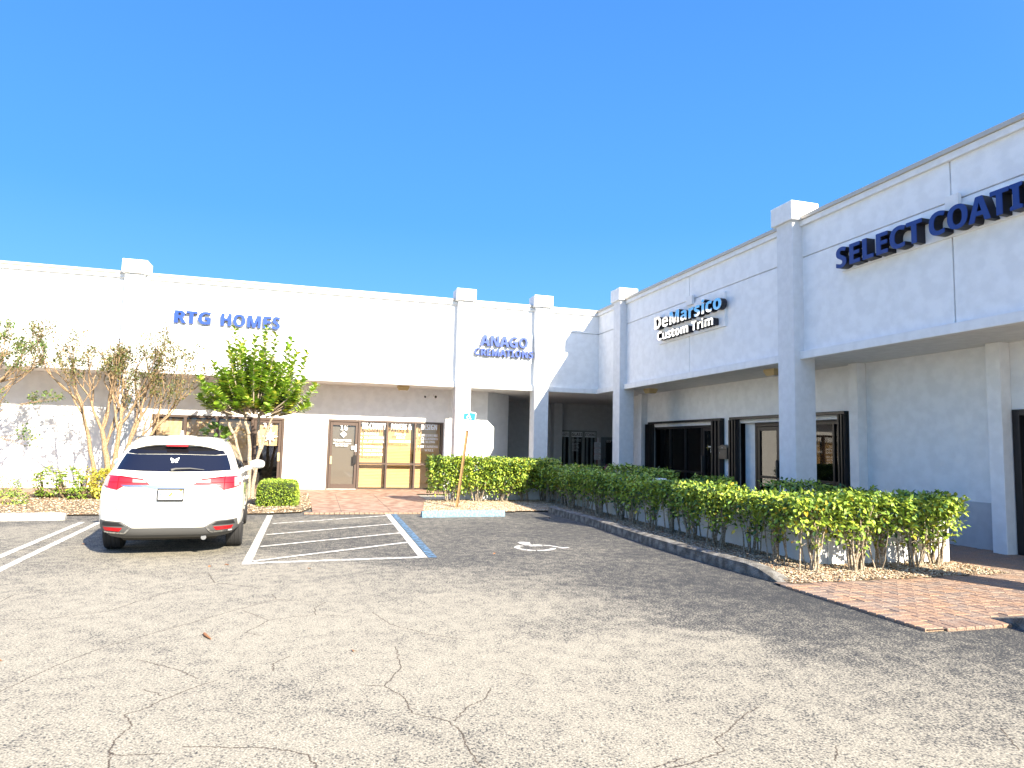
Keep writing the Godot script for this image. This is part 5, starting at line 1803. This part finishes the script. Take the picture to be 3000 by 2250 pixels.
		side_patch(car, "window_trim", s, [Vector2(0.22, 1.155), Vector2(-1.95, 1.105), Vector2(-1.95, 1.125), Vector2(0.22, 1.172)], 0.008, M.chrome)
		for z in [-0.28, -0.985, -2.05]:
			side_patch(car, "door_seam", s, [Vector2(z, 0.45 if z < -0.4 else 0.82), Vector2(z - 0.008, 0.45 if z < -0.4 else 0.82), Vector2(z - 0.008, 1.11), Vector2(z, 1.11)], 0.002, M.cladding)
		for z in [-0.42, -1.14]:
			var hb := MB.new()
			hb.tube(PackedVector3Array([Vector3(s * 0.90, 0.985, z), Vector3(s * 0.925, 0.99, z - 0.04), Vector3(s * 0.925, 0.985, z - 0.14), Vector3(s * 0.90, 0.98, z - 0.18)]), PackedFloat32Array([0.012, 0.016, 0.016, 0.012]), 8)
			part(car, "door_handle", hb, M.car_paint)
		var mi := MB.new()
		var mr := []
		for k in 9:
			var a := k / 8.0
			var rad := sin(PI * (0.10 + 0.80 * a))
			var ring := PackedVector3Array()
			for j in 14:
				var t := TAU * j / 14
				ring.append(Vector3(s * (1.055 + 0.125 * pow(absf(cos(t)), 0.7) * signf(cos(t)) * (0.55 + 0.45 * rad)), 1.175 + 0.078 * pow(absf(sin(t)), 0.8) * signf(sin(t)) * (0.55 + 0.45 * rad), -1.56 - 0.12 * a))
			mr.append(ring)
		mi.loft(mr)
		mi.fan(mr[0], Vector3.BACK)
		mi.fan(mr[8], Vector3.FORWARD)
		mi.tube(PackedVector3Array([Vector3(s * 0.86, 1.09, -1.66), Vector3(s * 0.98, 1.12, -1.63)]), PackedFloat32Array([0.05, 0.035]), 8)
		var mir := part(car, "wing_mirror", mi.smooth(45), M.car_paint)
		var mg := MB.new()
		var gp := PackedVector2Array()
		for j in 16:
			var t := TAU * j / 16
			gp.append(Vector2(s * 1.065 + 0.085 * pow(absf(cos(t)), 0.6) * signf(cos(t)), 1.172 + 0.050 * pow(absf(sin(t)), 0.6) * signf(sin(t))))
		mg.prism(gp, 0.004, Transform3D(Basis(Vector3.RIGHT, -0.14), Vector3(0, 0.012, -1.385)))
		part(mir, "mirror_glass", mg, M.mirror_face)
		# wheels
		for z: float in [0.0, -2.85]:
			var wh := MB.new()
			var prof := [[0.20, -0.10], [0.30, -0.112], [0.335, -0.112], [0.352, -0.098], [0.357, -0.06], [0.352, -0.056], [0.352, -0.048], [0.357, -0.044], [0.357, -0.004], [0.351, 0.0], [0.351, 0.008], [0.357, 0.012], [0.357, 0.05], [0.352, 0.054], [0.352, 0.062], [0.357, 0.066], [0.352, 0.098], [0.335, 0.112], [0.30, 0.114], [0.245, 0.108]]
			var wr := []
			for k in 37:
				var a := TAU * k / 36
				var ring := PackedVector3Array()
				for q in prof:
					ring.append(Vector3(s * (0.795 + q[1]), 0.355 + q[0] * sin(a), z + q[0] * cos(a)))
				wr.append(ring)
			for k in 36:
				for i in prof.size() - 1:
					var mid: Vector3 = (wr[k][i] + wr[k + 1][i + 1]) * 0.5
					wh.quad(wr[k][i], wr[k][i + 1], wr[k + 1][i + 1], wr[k + 1][i], mid - Vector3(s * 0.795, 0.355, z))
			var wheel := part(car, "wheel", wh.smooth(40), M.rubber)
			var rm := MB.new()
			for k in 5:
				for o2: float in [-0.13, 0.13]:
					var a := TAU * k / 5.0 + o2
					rm.tube(PackedVector3Array([Vector3(s * 0.885, 0.355 + 0.04 * sin(a), z + 0.04 * cos(a)), Vector3(s * 0.885, 0.355 + 0.23 * sin(a + o2 * 0.6), z + 0.23 * cos(a + o2 * 0.6))]), PackedFloat32Array([0.022, 0.018]), 6)
			rm.tube(PackedVector3Array([Vector3(s * 0.87, 0.355, z), Vector3(s * 0.895, 0.355, z)]), PackedFloat32Array([0.06, 0.05]), 14)
			for k in 24:
				var a0 := TAU * k / 24.0
				var a1 := TAU * (k + 1) / 24.0
				var p0 := Vector3(0, sin(a0), cos(a0))
				var p1 := Vector3(0, sin(a1), cos(a1))
				var hc := Vector3(s * 0.895, 0.355, z)
				var hd := Vector3(s * 0.79, 0.355, z)
				rm.quad(hc + p0 * 0.245, hc + p1 * 0.245, hd + p1 * 0.21, hd + p0 * 0.21, -(p0 + p1))
			part(wheel, "rim", rm, M.rim_metal)
			var dk := MB.new()
			dk.tube(PackedVector3Array([Vector3(s * 0.76, 0.355, z), Vector3(s * 0.79, 0.355, z)]), PackedFloat32Array([0.215, 0.215]), 24)
			part(wheel, "brake_disc", dk, M.black)
	var ex := MB.new()
	ex.tube(PackedVector3Array([Vector3(0.42, 0.245, 0.5), Vector3(0.43, 0.25, 0.93)]), PackedFloat32Array([0.035, 0.035]), 12)
	part(car, "exhaust", ex, M.rim_metal)

# ---------------------------------------------------------------- hedges, shrubs
func build_hedges() -> void:
	var g1 := "hedge plants along the kerb"
	var near := ["nearest corner hedge plant with many bare pale stems at the brick court", "leafy hedge plant second from the corner in front of the planter wall", "hedge plant with yellowish leaves in the middle of the short front row", "thin hedge plant with bare twigs in the short front row", "half shaded hedge plant beside the planter's end post"]
	var a := hedge_plant("hedge_plant", near[0], Vector3(0.80, 0.98, 0.66), 11, 1500, 0.44, g1)
	var b := hedge_plant("hedge_plant", near[1], Vector3(0.86, 1.02, 0.66), 11, 1900, 0.38, g1)
	var c := hedge_plant("hedge_plant", near[3], Vector3(0.78, 0.98, 0.66), 11, 1250, 0.42, g1)
	a.position = Vector3(6.42, 0.02, -7.74)
	b.position = Vector3(7.12, 0.02, -7.72)
	c.position = Vector3(8.24, 0.02, -7.80)
	copy_of(a, near[2], Vector3(7.68, 0.02, -7.74), 2.2)
	copy_of(b, near[4], Vector3(8.72, 0.02, -7.95), 1.1, 0.97)
	var zs := [-8.42, -9.2, -9.95, -10.75, -11.5, -12.25, -13.05, -13.8, -14.5, -15.15, -15.8, -16.45, -17.05, -17.65, -18.2]
	var which := [a, b, c]
	for i in zs.size():
		var where := "in sun" if i < 6 else "in shade"
		var ord: String = ["first", "second", "third", "fourth", "fifth", "sixth", "seventh", "eighth", "ninth", "tenth", "eleventh", "twelfth", "thirteenth", "fourteenth", "fifteenth"][i]
		copy_of(which[(i * 2 + i / 3) % 3], "%s hedge plant from the near corner along the kerb, %s" % [ord, where], Vector3(6.47 + 0.07 * sin(i * 2.1), 0.02, zs[i]), PI / 2 + (PI if i % 2 else 0.0) + 0.3 * sin(i * 1.7), 0.97 + 0.05 * sin(i * 3.3))
	var g2 := "full hedge plants behind the leaning sign"
	var labels := ["full leafy hedge plant at the left end behind the leaning sign", "full sunlit hedge plant right of the leaning sign's post", "sunlit hedge plant in the middle of the far short hedge", "hedge plant where the far short hedge passes into shade", "shaded hedge plant with bare trunks in the inner corner by the wall"]
	var d := hedge_plant("hedge_plant", labels[0], Vector3(1.15, 1.22, 0.85), 9, 5200, 0.14, g2)
	d.position = Vector3(3.55, 0.02, -18.45)
	var e := hedge_plant("hedge_plant", labels[1], Vector3(1.1, 1.22, 0.85), 9, 4200, 0.24, g2)
	e.position = Vector3(4.4, 0.02, -18.5)
	copy_of(d, labels[2], Vector3(5.2, 0.02, -18.62), 2.9, 0.98)
	copy_of(e, labels[3], Vector3(5.85, 0.02, -18.75), 1.5, 0.96)
	copy_of(e, labels[4], Vector3(6.45, 0.02, -18.95), 4.1, 0.97)
	# plants inside the planter, in shade
	var g3 := "shaded planter shrubs"
	var p := hedge_plant("planter_shrub", "dark green shrub in the planter before the tall near column", Vector3(1.0, 0.55, 0.9), 8, 900, 0.25, g3)
	p.position = Vector3(8.75, 0.48, -10.9)
	for s in [["low shaded shrub in the planter right of the near column", Vector3(8.9, 0.42, -9.7), 1.2], ["shaded shrub in the planter before the dark window of unit 21", Vector3(8.6, 0.50, -16.3), 0.5], ["bushy shaded shrub in the planter at the corner column's foot", Vector3(8.5, 0.55, -17.7), 2.5], ["twiggy shaded shrub left of door 21 in the planter", Vector3(8.2, 0.50, -15.5), 3.3], ["small shaded shrub below the wall mailbox", Vector3(9.2, 0.40, -14.4), 4.0], ["rounded shaded shrub at the passage mouth behind the hedge", Vector3(7.7, 0.50, -18.9), 5.1]]:
		copy_of(p, s[0], s[1], s[2], 1.0)
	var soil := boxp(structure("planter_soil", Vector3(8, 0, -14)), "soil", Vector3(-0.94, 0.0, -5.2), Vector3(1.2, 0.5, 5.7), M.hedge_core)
	# red-leaved plant in a far planter corner
	var co := thing("red_leaf_plant", "dark red strap-leaved plant showing above the hedge at the passage mouth", "plant", Vector3(8.95, 0.5, -20.3))
	var cm := MB.new()
	for k in 26:
		var an := rng.randf_range(0, TAU)
		var up := rng.randf_range(0.35, 1.3)
		var dd := Vector3(cos(an), up, sin(an)).normalized()
		var len := rng.randf_range(0.35, 0.6)
		var sd := dd.cross(Vector3.UP).normalized() * 0.03
		var m1 := dd * len * 0.55 + Vector3(0, 0.25, 0)
		var m2 := dd * len - Vector3(0, 0.06, 0) + Vector3(0, 0.25, 0)
		var m0 := Vector3(0, 0.2, 0)
		cm.quad(m0 - sd * 0.5, m0 + sd * 0.5, m1 + sd, m1 - sd, Vector3.UP)
		cm.tri(m1 - sd, m1 + sd, m2, Vector3.UP)
	part(co, "leaves", cm, mat("red_leaf", lin(0.10, 0.018, 0.03), 0.5))
	var cs := MB.new()
	cs.tube(PackedVector3Array([Vector3.ZERO, Vector3(0, 0.3, 0)]), PackedFloat32Array([0.03, 0.02]), 6)
	part(co, "stem", cs, M.bark_twig)
	clipped("clipped_box_hedge", "low clipped bright green box hedge beside the white car", Vector3(-0.84, 0, -17.95), Vector3(0.95, 0.62, 1.5), 7000)
	loose("low_dark_shrub", "low spreading dark green shrub at the left edge of the bed", Vector3(-7.75, 0, -19.6), Vector3(1.5, 0.55, 1.1), 1500, [LEAF_MID, LEAF_DEEP, LEAF_BRIGHT], leaf_tiny, 0.0)
	loose("low_dark_shrub", "small low green shrub nearest the left wheel stop", Vector3(-6.75, 0, -17.9), Vector3(1.0, 0.3, 0.7), 700, [LEAF_MID, LEAF_DEEP, LEAF_BRIGHT], leaf_tiny, 0.0)
	var gs := [LEAF_MID, LEAF_MID, LEAF_BRIGHT]
	loose("umbrella_leaf_shrub", "tall green umbrella-leaved shrub at the left of the bed shrubs", Vector3(-6.42, 0, -19.7), Vector3(0.62, 0.80, 0.6), 700, gs, leaf_long, 0.12)
	loose("umbrella_leaf_shrub", "green umbrella-leaved shrub in the middle of the bed shrubs", Vector3(-5.92, 0, -19.6), Vector3(0.5, 0.78, 0.55), 600, gs, leaf_long, 0.12)
	loose("umbrella_leaf_shrub", "smallest umbrella-leaved shrub, right of the two tall ones", Vector3(-5.60, 0, -19.3), Vector3(0.42, 0.34, 0.4), 260, gs, leaf_long, 0.1)
	var ye := [Color(0.40, 0.36, 0.03), Color(0.34, 0.34, 0.04), Color(0.46, 0.40, 0.08)]
	loose("yellow_shrub", "bright yellow-leaved shrub just left of the car", Vector3(-5.05, 0, -19.4), Vector3(0.62, 0.72, 0.6), 1100, ye, leaf_small, 0.08)
	loose("yellow_shrub", "thin yellow-leaved shrub between the green shrubs and the trees", Vector3(-5.68, 0, -19.95), Vector3(0.36, 0.74, 0.36), 130, ye, leaf_small, 0.72)

func clipped(called: String, label: String, at: Vector3, size: Vector3, leaves: int) -> void:
	var t := thing(called, label, "hedge", at)
	boxp(t, "dark_core", Vector3(-size.x * 0.44, 0.02, -size.z * 0.46), Vector3(size.x * 0.44, size.y * 0.93, size.z * 0.46), M.hedge_core, 0.08)  # added solid dark core, blocks the view through the leaves
	var places := []
	var cols := PackedColorArray()
	var f := noise(3.0, 3, 12)
	for i in leaves:
		var d := Vector3(rng.randf_range(-1, 1), rng.randf_range(0, 1), rng.randf_range(-1, 1))
		var axis := rng.randi_range(0, 4)
		if axis == 0: d.x = 1
		elif axis == 1: d.x = -1
		elif axis == 2 or axis == 4: d.y = 1
		else: d.z = 1
		var nrm := Vector3(pow(d.x, 7), pow(maxf(d.y, 0), 7), pow(d.z, 7))
		var k := pow(pow(absf(d.x), 6) + pow(absf(d.y), 6) + pow(absf(d.z), 6), -1.0 / 6.0)
		var p := Vector3(d.x * size.x * 0.5, d.y * size.y, d.z * size.z * 0.5) * k
		p *= 0.96 + 0.05 * f.get_noise_3d(p.x, p.y, p.z) + rng.randf_range(-0.04, 0.035)
		p.y = maxf(p.y, 0.03)
		places.append(Transform3D(facing(nrm + rdir() * 0.9 + Vector3(0, 0.3, 0), rng.randf_range(-1, 1)).scaled(Vector3.ONE * rng.randf_range(0.7, 1.2)), p))
		cols.append(tint(LEAF_BRIGHT if rng.randf() < 0.5 else LEAF_MID, 0.3))
	cloud(t, "foliage", leaf_tiny, M.leaf, places, cols)

func loose(called: String, label: String, at: Vector3, size: Vector3, leaves: int, tones: Array, leaf: Mesh, low: float) -> void:
	var t := thing(called, label, "shrub", at)
	var st := MB.new()
	var whorls := []
	for i in 12:
		var p := Vector3(rng.randf_range(-0.45, 0.45) * size.x, size.y * rng.randf_range(maxf(low, 0.3), 0.98), rng.randf_range(-0.45, 0.45) * size.z)
		st.tube(PackedVector3Array([Vector3(p.x * 0.25, 0, p.z * 0.25), Vector3(p.x * 0.8, p.y * 0.5, p.z * 0.8), p]), PackedFloat32Array([0.014, 0.01, 0.004]), 5)
		whorls.append(p)
	part(t, "stems", st, M.bark_twig)
	var places := []
	var cols := PackedColorArray()
	var tight := leaf == leaf_long
	while places.size() < leaves:
		var d := rdir()
		var p := Vector3(d.x * size.x * 0.5, size.y * (low + (1.0 - low) * (0.5 + 0.5 * d.y)), d.z * size.z * 0.5)
		p = Vector3(p.x, p.y, p.z) + rdir() * 0.05
		if tight:
			# leaves held in flat whorls
			var c := p
			for k in 7:
				var a := TAU * k / 7.0 + rng.randf()
				var o := Vector3(cos(a), rng.randf_range(-0.35, 0.1), sin(a))
				places.append(Transform3D(facing(o, 0.0).scaled(Vector3.ONE * rng.randf_range(0.7, 1.1)), c))
				cols.append(tint(tones[rng.randi_range(0, tones.size() - 1)], 0.25))
			continue
		places.append(Transform3D(facing(d + rdir() * 0.8, rng.randf_range(-1, 1)).scaled(Vector3.ONE * rng.randf_range(0.7, 1.3)), p))
		cols.append(tint(tones[rng.randi_range(0, tones.size() - 1)], 0.25))
	cloud(t, "foliage", leaf, M.leaf, places, cols)

# ---------------------------------------------------------------- trees
var twigs := []

func limb(b: MB, from: Vector3, dir: Vector3, length: float, radius: float, level: int, spread: float, up: float) -> void:
	var n := 5
	var pts := PackedVector3Array([from])
	var rad := PackedFloat32Array([radius])
	var d := dir.normalized()
	var p := from
	for i in n:
		d = (d + rdir() * 0.16 + Vector3(0, up, 0)).normalized()
		p += d * length / n
		pts.append(p)
		rad.append(radius * (1.0 - 0.42 * (i + 1) / n))
	b.tube(pts, rad, 6 if level > 2 else 4, false)
	if level == 0:
		twigs.append([pts[2], pts[n], d])
		return
	var kids := 3
	for k in kids:
		var side := d.cross(rdir()).normalized()
		var nd := (d + side * spread * rng.randf_range(0.6, 1.25)).normalized()
		var at := pts[n] if k < 2 else pts[rng.randi_range(2, 4)]
		limb(b, at, nd, length * rng.randf_range(0.58, 0.82), radius * rng.randf_range(0.48, 0.62), level - 1, spread, up)

func crape(label: String, at: Vector3, stems: Array, leaves_per: int, tones: Array) -> void:
	var t := thing("multi_stem_tree", label, "tree", at, 0.0, "sparse multi-stem trees in the left bed")
	var b := MB.new()
	twigs = []
	for s in stems:
		# s: base, bend, fork point, then direction of the crown
		var base: Vector3 = s[0]
		var fork: Vector3 = s[2]
		var mid: Vector3 = s[1]
		var pts := PackedVector3Array()
		var rad := PackedFloat32Array()
		for k in 9:
			var f := k / 8.0
			pts.append(base.lerp(mid, f).lerp(mid.lerp(fork, f), f) + rdir() * 0.02)
			rad.append(s[3] * (1.15 - 0.5 * f))
		b.tube(pts, rad, 8)
		for k in int(s[5]):
			var d: Vector3 = (s[4] + Vector3(rng.randf_range(-0.75, 0.75), rng.randf_range(-0.1, 0.5), rng.randf_range(-0.5, 0.5))).normalized()
			limb(b, fork if k < 2 else pts[rng.randi_range(5, 8)], d, 0.95, s[3] * 0.5, 3, 0.55, 0.10)
	part(t, "trunk", b, M.bark)
	var places := []
	var cols := PackedColorArray()
	for w in twigs:
		for k in leaves_per:
			if rng.randf() < 0.3:
				continue
			var p: Vector3 = w[0].lerp(w[1], rng.randf()) + rdir() * 0.07
			var d: Vector3 = w[2] + rdir() * 1.1
			places.append(Transform3D(facing(d, rng.randf_range(-1.2, 1.2)).scaled(Vector3.ONE * rng.randf_range(0.7, 1.3)), p))
			cols.append(tint(tones[rng.randi_range(0, tones.size() - 1)], 0.3))
	cloud(t, "crown", leaf_tree, M.leaf, places, cols)

func build_trees() -> void:
	var tones := [Color(0.10, 0.125, 0.03), Color(0.14, 0.14, 0.035), Color(0.07, 0.10, 0.03), Color(0.17, 0.12, 0.05)]
	crape("sparse multi-stem tree with peeling tan bark behind the car's left side", Vector3(-5.2, 0, -20.3), [
		[Vector3(-0.31, 0, 0), Vector3(-0.42, 1.2, 0.05), Vector3(-0.80, 2.45, 0.1), 0.055, Vector3(-0.45, 1.0, 0.0), 4],
		[Vector3(-0.04, 0, 0.05), Vector3(-0.02, 0.8, 0), Vector3(-0.30, 1.75, -0.1), 0.085, Vector3(-0.25, 1.0, 0.1), 4],
		[Vector3(0.02, 0, 0), Vector3(0.06, 0.9, 0), Vector3(0.20, 1.95, 0.1), 0.075, Vector3(0.1, 1.0, -0.1), 4],
		[Vector3(0.16, 0, -0.05), Vector3(0.20, 0.9, 0), Vector3(0.62, 2.15, 0), 0.06, Vector3(0.5, 1.0, 0.0), 4],
		[Vector3(0.28, 0, 0.05), Vector3(0.45, 0.7, 0), Vector3(1.05, 1.9, 0.1), 0.05, Vector3(0.7, 0.9, 0.0), 4]], 20, tones)
	var green := [Color(0.09, 0.16, 0.03), Color(0.07, 0.13, 0.03), Color(0.14, 0.18, 0.035)]
	crape("leafier tree cut off by the left edge, its branches reaching in", Vector3(-9.3, 0, -20.2), [
		[Vector3(0, 0, 0), Vector3(0.1, 1.2, 0), Vector3(0.7, 2.3, 0), 0.08, Vector3(0.9, 0.7, 0.0), 5],
		[Vector3(-0.1, 0, 0), Vector3(-0.1, 1.2, 0), Vector3(-0.1, 2.5, 0.2), 0.08, Vector3(0.1, 1.0, 0.0), 4],
		[Vector3(0.12, 0, 0), Vector3(0.3, 1.0, 0), Vector3(0.95, 2.2, 0.2), 0.06, Vector3(1.0, 0.45, 0.1), 5]], 22, green)
	# round-leaved tree with thick paddle leaves on upright shoots
	var t := thing("round_leaved_tree", "small tree with thick bright green round leaves and pale forked trunks by the door", "tree", Vector3(-1.7, 0, -20.0))
	var b := MB.new()
	var o := Vector3(-1.7, 0, -20.0)
	var shoots := []
	for s in [[Vector3(-0.02, 0, 0), Vector3(0.0, 0.9, 0), Vector3(-0.10, 1.75, 0), 0.065], [Vector3(0.06, 0, 0.03), Vector3(0.12, 0.8, 0), Vector3(0.22, 1.35, 0.05), 0.055], [Vector3(0.22, 1.35, 0.05), Vector3(0.12, 1.8, 0), Vector3(0.14, 2.35, 0), 0.05], [Vector3(0.1, 0.75, 0), Vector3(0.28, 1.6, 0.05), Vector3(0.62, 2.62, 0.1), 0.035],
		[Vector3(-0.12, 0, 0), Vector3(-0.25, 1.2, 0), Vector3(-0.48, 1.75, 0), 0.05], [Vector3(-0.48, 1.75, 0), Vector3(-0.66, 2.05, 0), Vector3(-0.74, 2.4, 0), 0.04], [Vector3(-0.10, 1.75, 0), Vector3(-0.22, 2.05, 0), Vector3(-0.24, 2.45, 0), 0.045], [Vector3(-0.48, 1.75, 0.02), Vector3(-0.35, 2.0, 0.02), Vector3(-0.3, 2.2, 0.1), 0.025]]:
		var pts := PackedVector3Array()
		var rad := PackedFloat32Array()
		for k in 9:
			var f := k / 8.0
			pts.append(s[0].lerp(s[1], f).lerp(s[1].lerp(s[2], f), f) + rdir() * 0.018)
			rad.append(s[3] * (1.1 - 0.4 * f))
		b.tube(pts, rad, 8)
	# tips of the leafy shoots, read against the wall behind
	var tips := [Vector2(-3.15, 3.26), Vector2(-3.12, 2.72), Vector2(-2.78, 3.66), Vector2(-2.5, 4.30), Vector2(-2.30, 4.66), Vector2(-2.1, 4.42), Vector2(-1.47, 4.74), Vector2(-1.75, 4.45), Vector2(-1.2, 4.5), Vector2(-0.82, 4.50), Vector2(-0.66, 4.12), Vector2(-0.36, 4.06), Vector2(-0.08, 3.2), Vector2(-0.30, 2.72), Vector2(-0.4, 3.3), Vector2(-1.0, 2.45), Vector2(-1.55, 3.9), Vector2(-1.9, 3.85), Vector2(-2.0, 3.4), Vector2(-1.4, 3.3), Vector2(-0.8, 3.6), Vector2(-0.9, 3.0), Vector2(-2.6, 3.1), Vector2(-2.7, 2.8), Vector2(-1.7, 3.0), Vector2(-1.2, 2.9), Vector2(-2.2, 2.9), Vector2(-2.5, 3.5), Vector2(-0.55, 3.0), Vector2(-1.15, 3.75), Vector2(-1.65, 2.65), Vector2(-2.15, 2.65), Vector2(-2.85, 3.05), Vector2(-3.0, 2.55), Vector2(-2.6, 2.48), Vector2(-2.1, 2.42), Vector2(-1.3, 2.5), Vector2(-0.7, 2.52), Vector2(-0.25, 2.6)]
	var places := []
	var cols := PackedColorArray()
	for i in tips.size() * 4:
		var q: Vector2 = tips[i % tips.size()]
		var dz := rng.randf_range(-0.25, 0.75) if i % 2 == 0 else rng.randf_range(-0.9, 0.3)
		var tip := Vector3(q.x, q.y, -20.0 + dz) - o
		if i >= tips.size():
			tip = tip.lerp(Vector3(0.05, 3.05, 0), rng.randf_range(0.12, 0.6)) + Vector3(rng.randf_range(-0.2, 0.2), rng.randf_range(-0.1, 0.15), dz * 0.3)
		var root := Vector3(tip.x * 0.45, lerpf(2.35, tip.y - 0.5, 0.25), tip.z * 0.4)
		var knee := Vector3(tip.x * 0.92, lerpf(root.y, tip.y, 0.45), tip.z * 0.95)
		var pts := PackedVector3Array()
		var rad := PackedFloat32Array()
		for k in 9:
			var f := k / 8.0
			pts.append(root.lerp(knee, f).lerp(knee.lerp(tip, f), f))
			rad.append(0.024 * (1.0 - 0.7 * f))
		b.tube(pts, rad, 5)
		var leaves := 34
		for k in leaves:
			var f := 0.42 + 0.58 * k / leaves
			var p := root.lerp(knee, f).lerp(knee.lerp(tip, f), f)
			var along := (tip - knee).normalized()
			var an := k * 2.39996
			var x := along.cross(Vector3(0.3, 0.1, 1)).normalized()
			var y := along.cross(x)
			var dir := (x * cos(an) + y * sin(an)) + along * (0.45 + 0.7 * pow(f, 4.0))
			places.append(Transform3D(facing(dir + rdir() * 0.15, rng.randf_range(-0.3, 0.3)).scaled(Vector3.ONE * rng.randf_range(0.8, 1.15)), p + dir * 0.01))
			var r := rng.randf()
			cols.append(tint(Color(0.33, 0.47, 0.06) if r < 0.5 else (Color(0.19, 0.33, 0.045) if r < 0.88 else Color(0.48, 0.48, 0.07)), 0.22))
	part(t, "trunk", b, M.bark_pale)
	cloud(t, "crown", leaf_round, M.leaf_thick, places, cols)
	loose("round_leaved_sapling", "small round-leaved sapling showing above the car roof before the brown window", Vector3(-2.72, 0, -20.5), Vector3(0.5, 1.95, 0.4), 90, [Color(0.10, 0.2, 0.03), Color(0.16, 0.26, 0.04)], leaf_round, 0.72)
	# shrub outside the frame whose feathery shadow falls on the bricks
	loose("court_shrub", "spiky shrub by the near end of the brick court, beyond the right edge", Vector3(8.55, 0, -3.6), Vector3(1.7, 1.15, 0.9), 900, [LEAF_MID, LEAF_DEEP], leaf_long, 0.2)

func build_small_things() -> void:
	# dark twig on the gravel, fallen leaves, a seed pod on the asphalt
	var tw := thing("fallen_branch", "thin dark bent branch on the gravel beside the hatched stall", "branch", Vector3(-0.55, 0.03, -16.3))
	var b := MB.new()
	b.tube(PackedVector3Array([Vector3(-0.30, 0.01, 0.38), Vector3(-0.18, 0.03, 0.1), Vector3(-0.05, 0.035, -0.12), Vector3(0.12, 0.03, 0.05), Vector3(0.28, 0.02, 0.12)]), PackedFloat32Array([0.012, 0.018, 0.018, 0.02, 0.022]), 6)
	part(tw, "twig", b, M.bark_twig)
	var pod := thing("seed_pod", "curved brown seed pod lying on the pale asphalt at lower left", "seed pod", Vector3(-0.78, 0.008, -6.10))
	var pb := MB.new()
	pb.tube(PackedVector3Array([Vector3(-0.03, 0.0, -0.10), Vector3(-0.022, 0.004, -0.05), Vector3(0.0, 0.006, 0.01), Vector3(0.03, 0.004, 0.07), Vector3(0.05, 0.0, 0.10)]), PackedFloat32Array([0.004, 0.013, 0.012, 0.008, 0.003]), 7)
	part(pod, "pod", pb, M.dry_leaf)
	var spots := [["dry orange leaf near the hatched stall's left corner", Vector3(-1.05, 0.008, -9.45)], ["second orange leaf left of the hatched stall's corner", Vector3(-1.2, 0.008, -9.40)], ["rust leaf just below the hatched stall's white bottom line", Vector3(-0.02, 0.008, -9.02)], ["rust leaf in the left stall by the white lines", Vector3(-3.25, 0.008, -11.5)], ["small tan leaf on the pale asphalt at far left", Vector3(-2.05, 0.008, -5.72)], ["thin brown leaf in the accessible stall", Vector3(2.65, 0.008, -9.9)], ["brown leaf by the shaded far end of the kerb", Vector3(5.1, 0.008, -14.6)], ["tiny brown leaf on the asphalt before the seed pod", Vector3(0.35, 0.008, -5.45)]]
	for s in spots:
		var o := thing("fallen_leaf", s[0], "leaf", s[1], rng.randf_range(0, TAU), "dry leaves on the asphalt")
		part(o, "leaf_blade", leaf_mesh(0.07, 0.035, 0.5), M.dry_leaf)
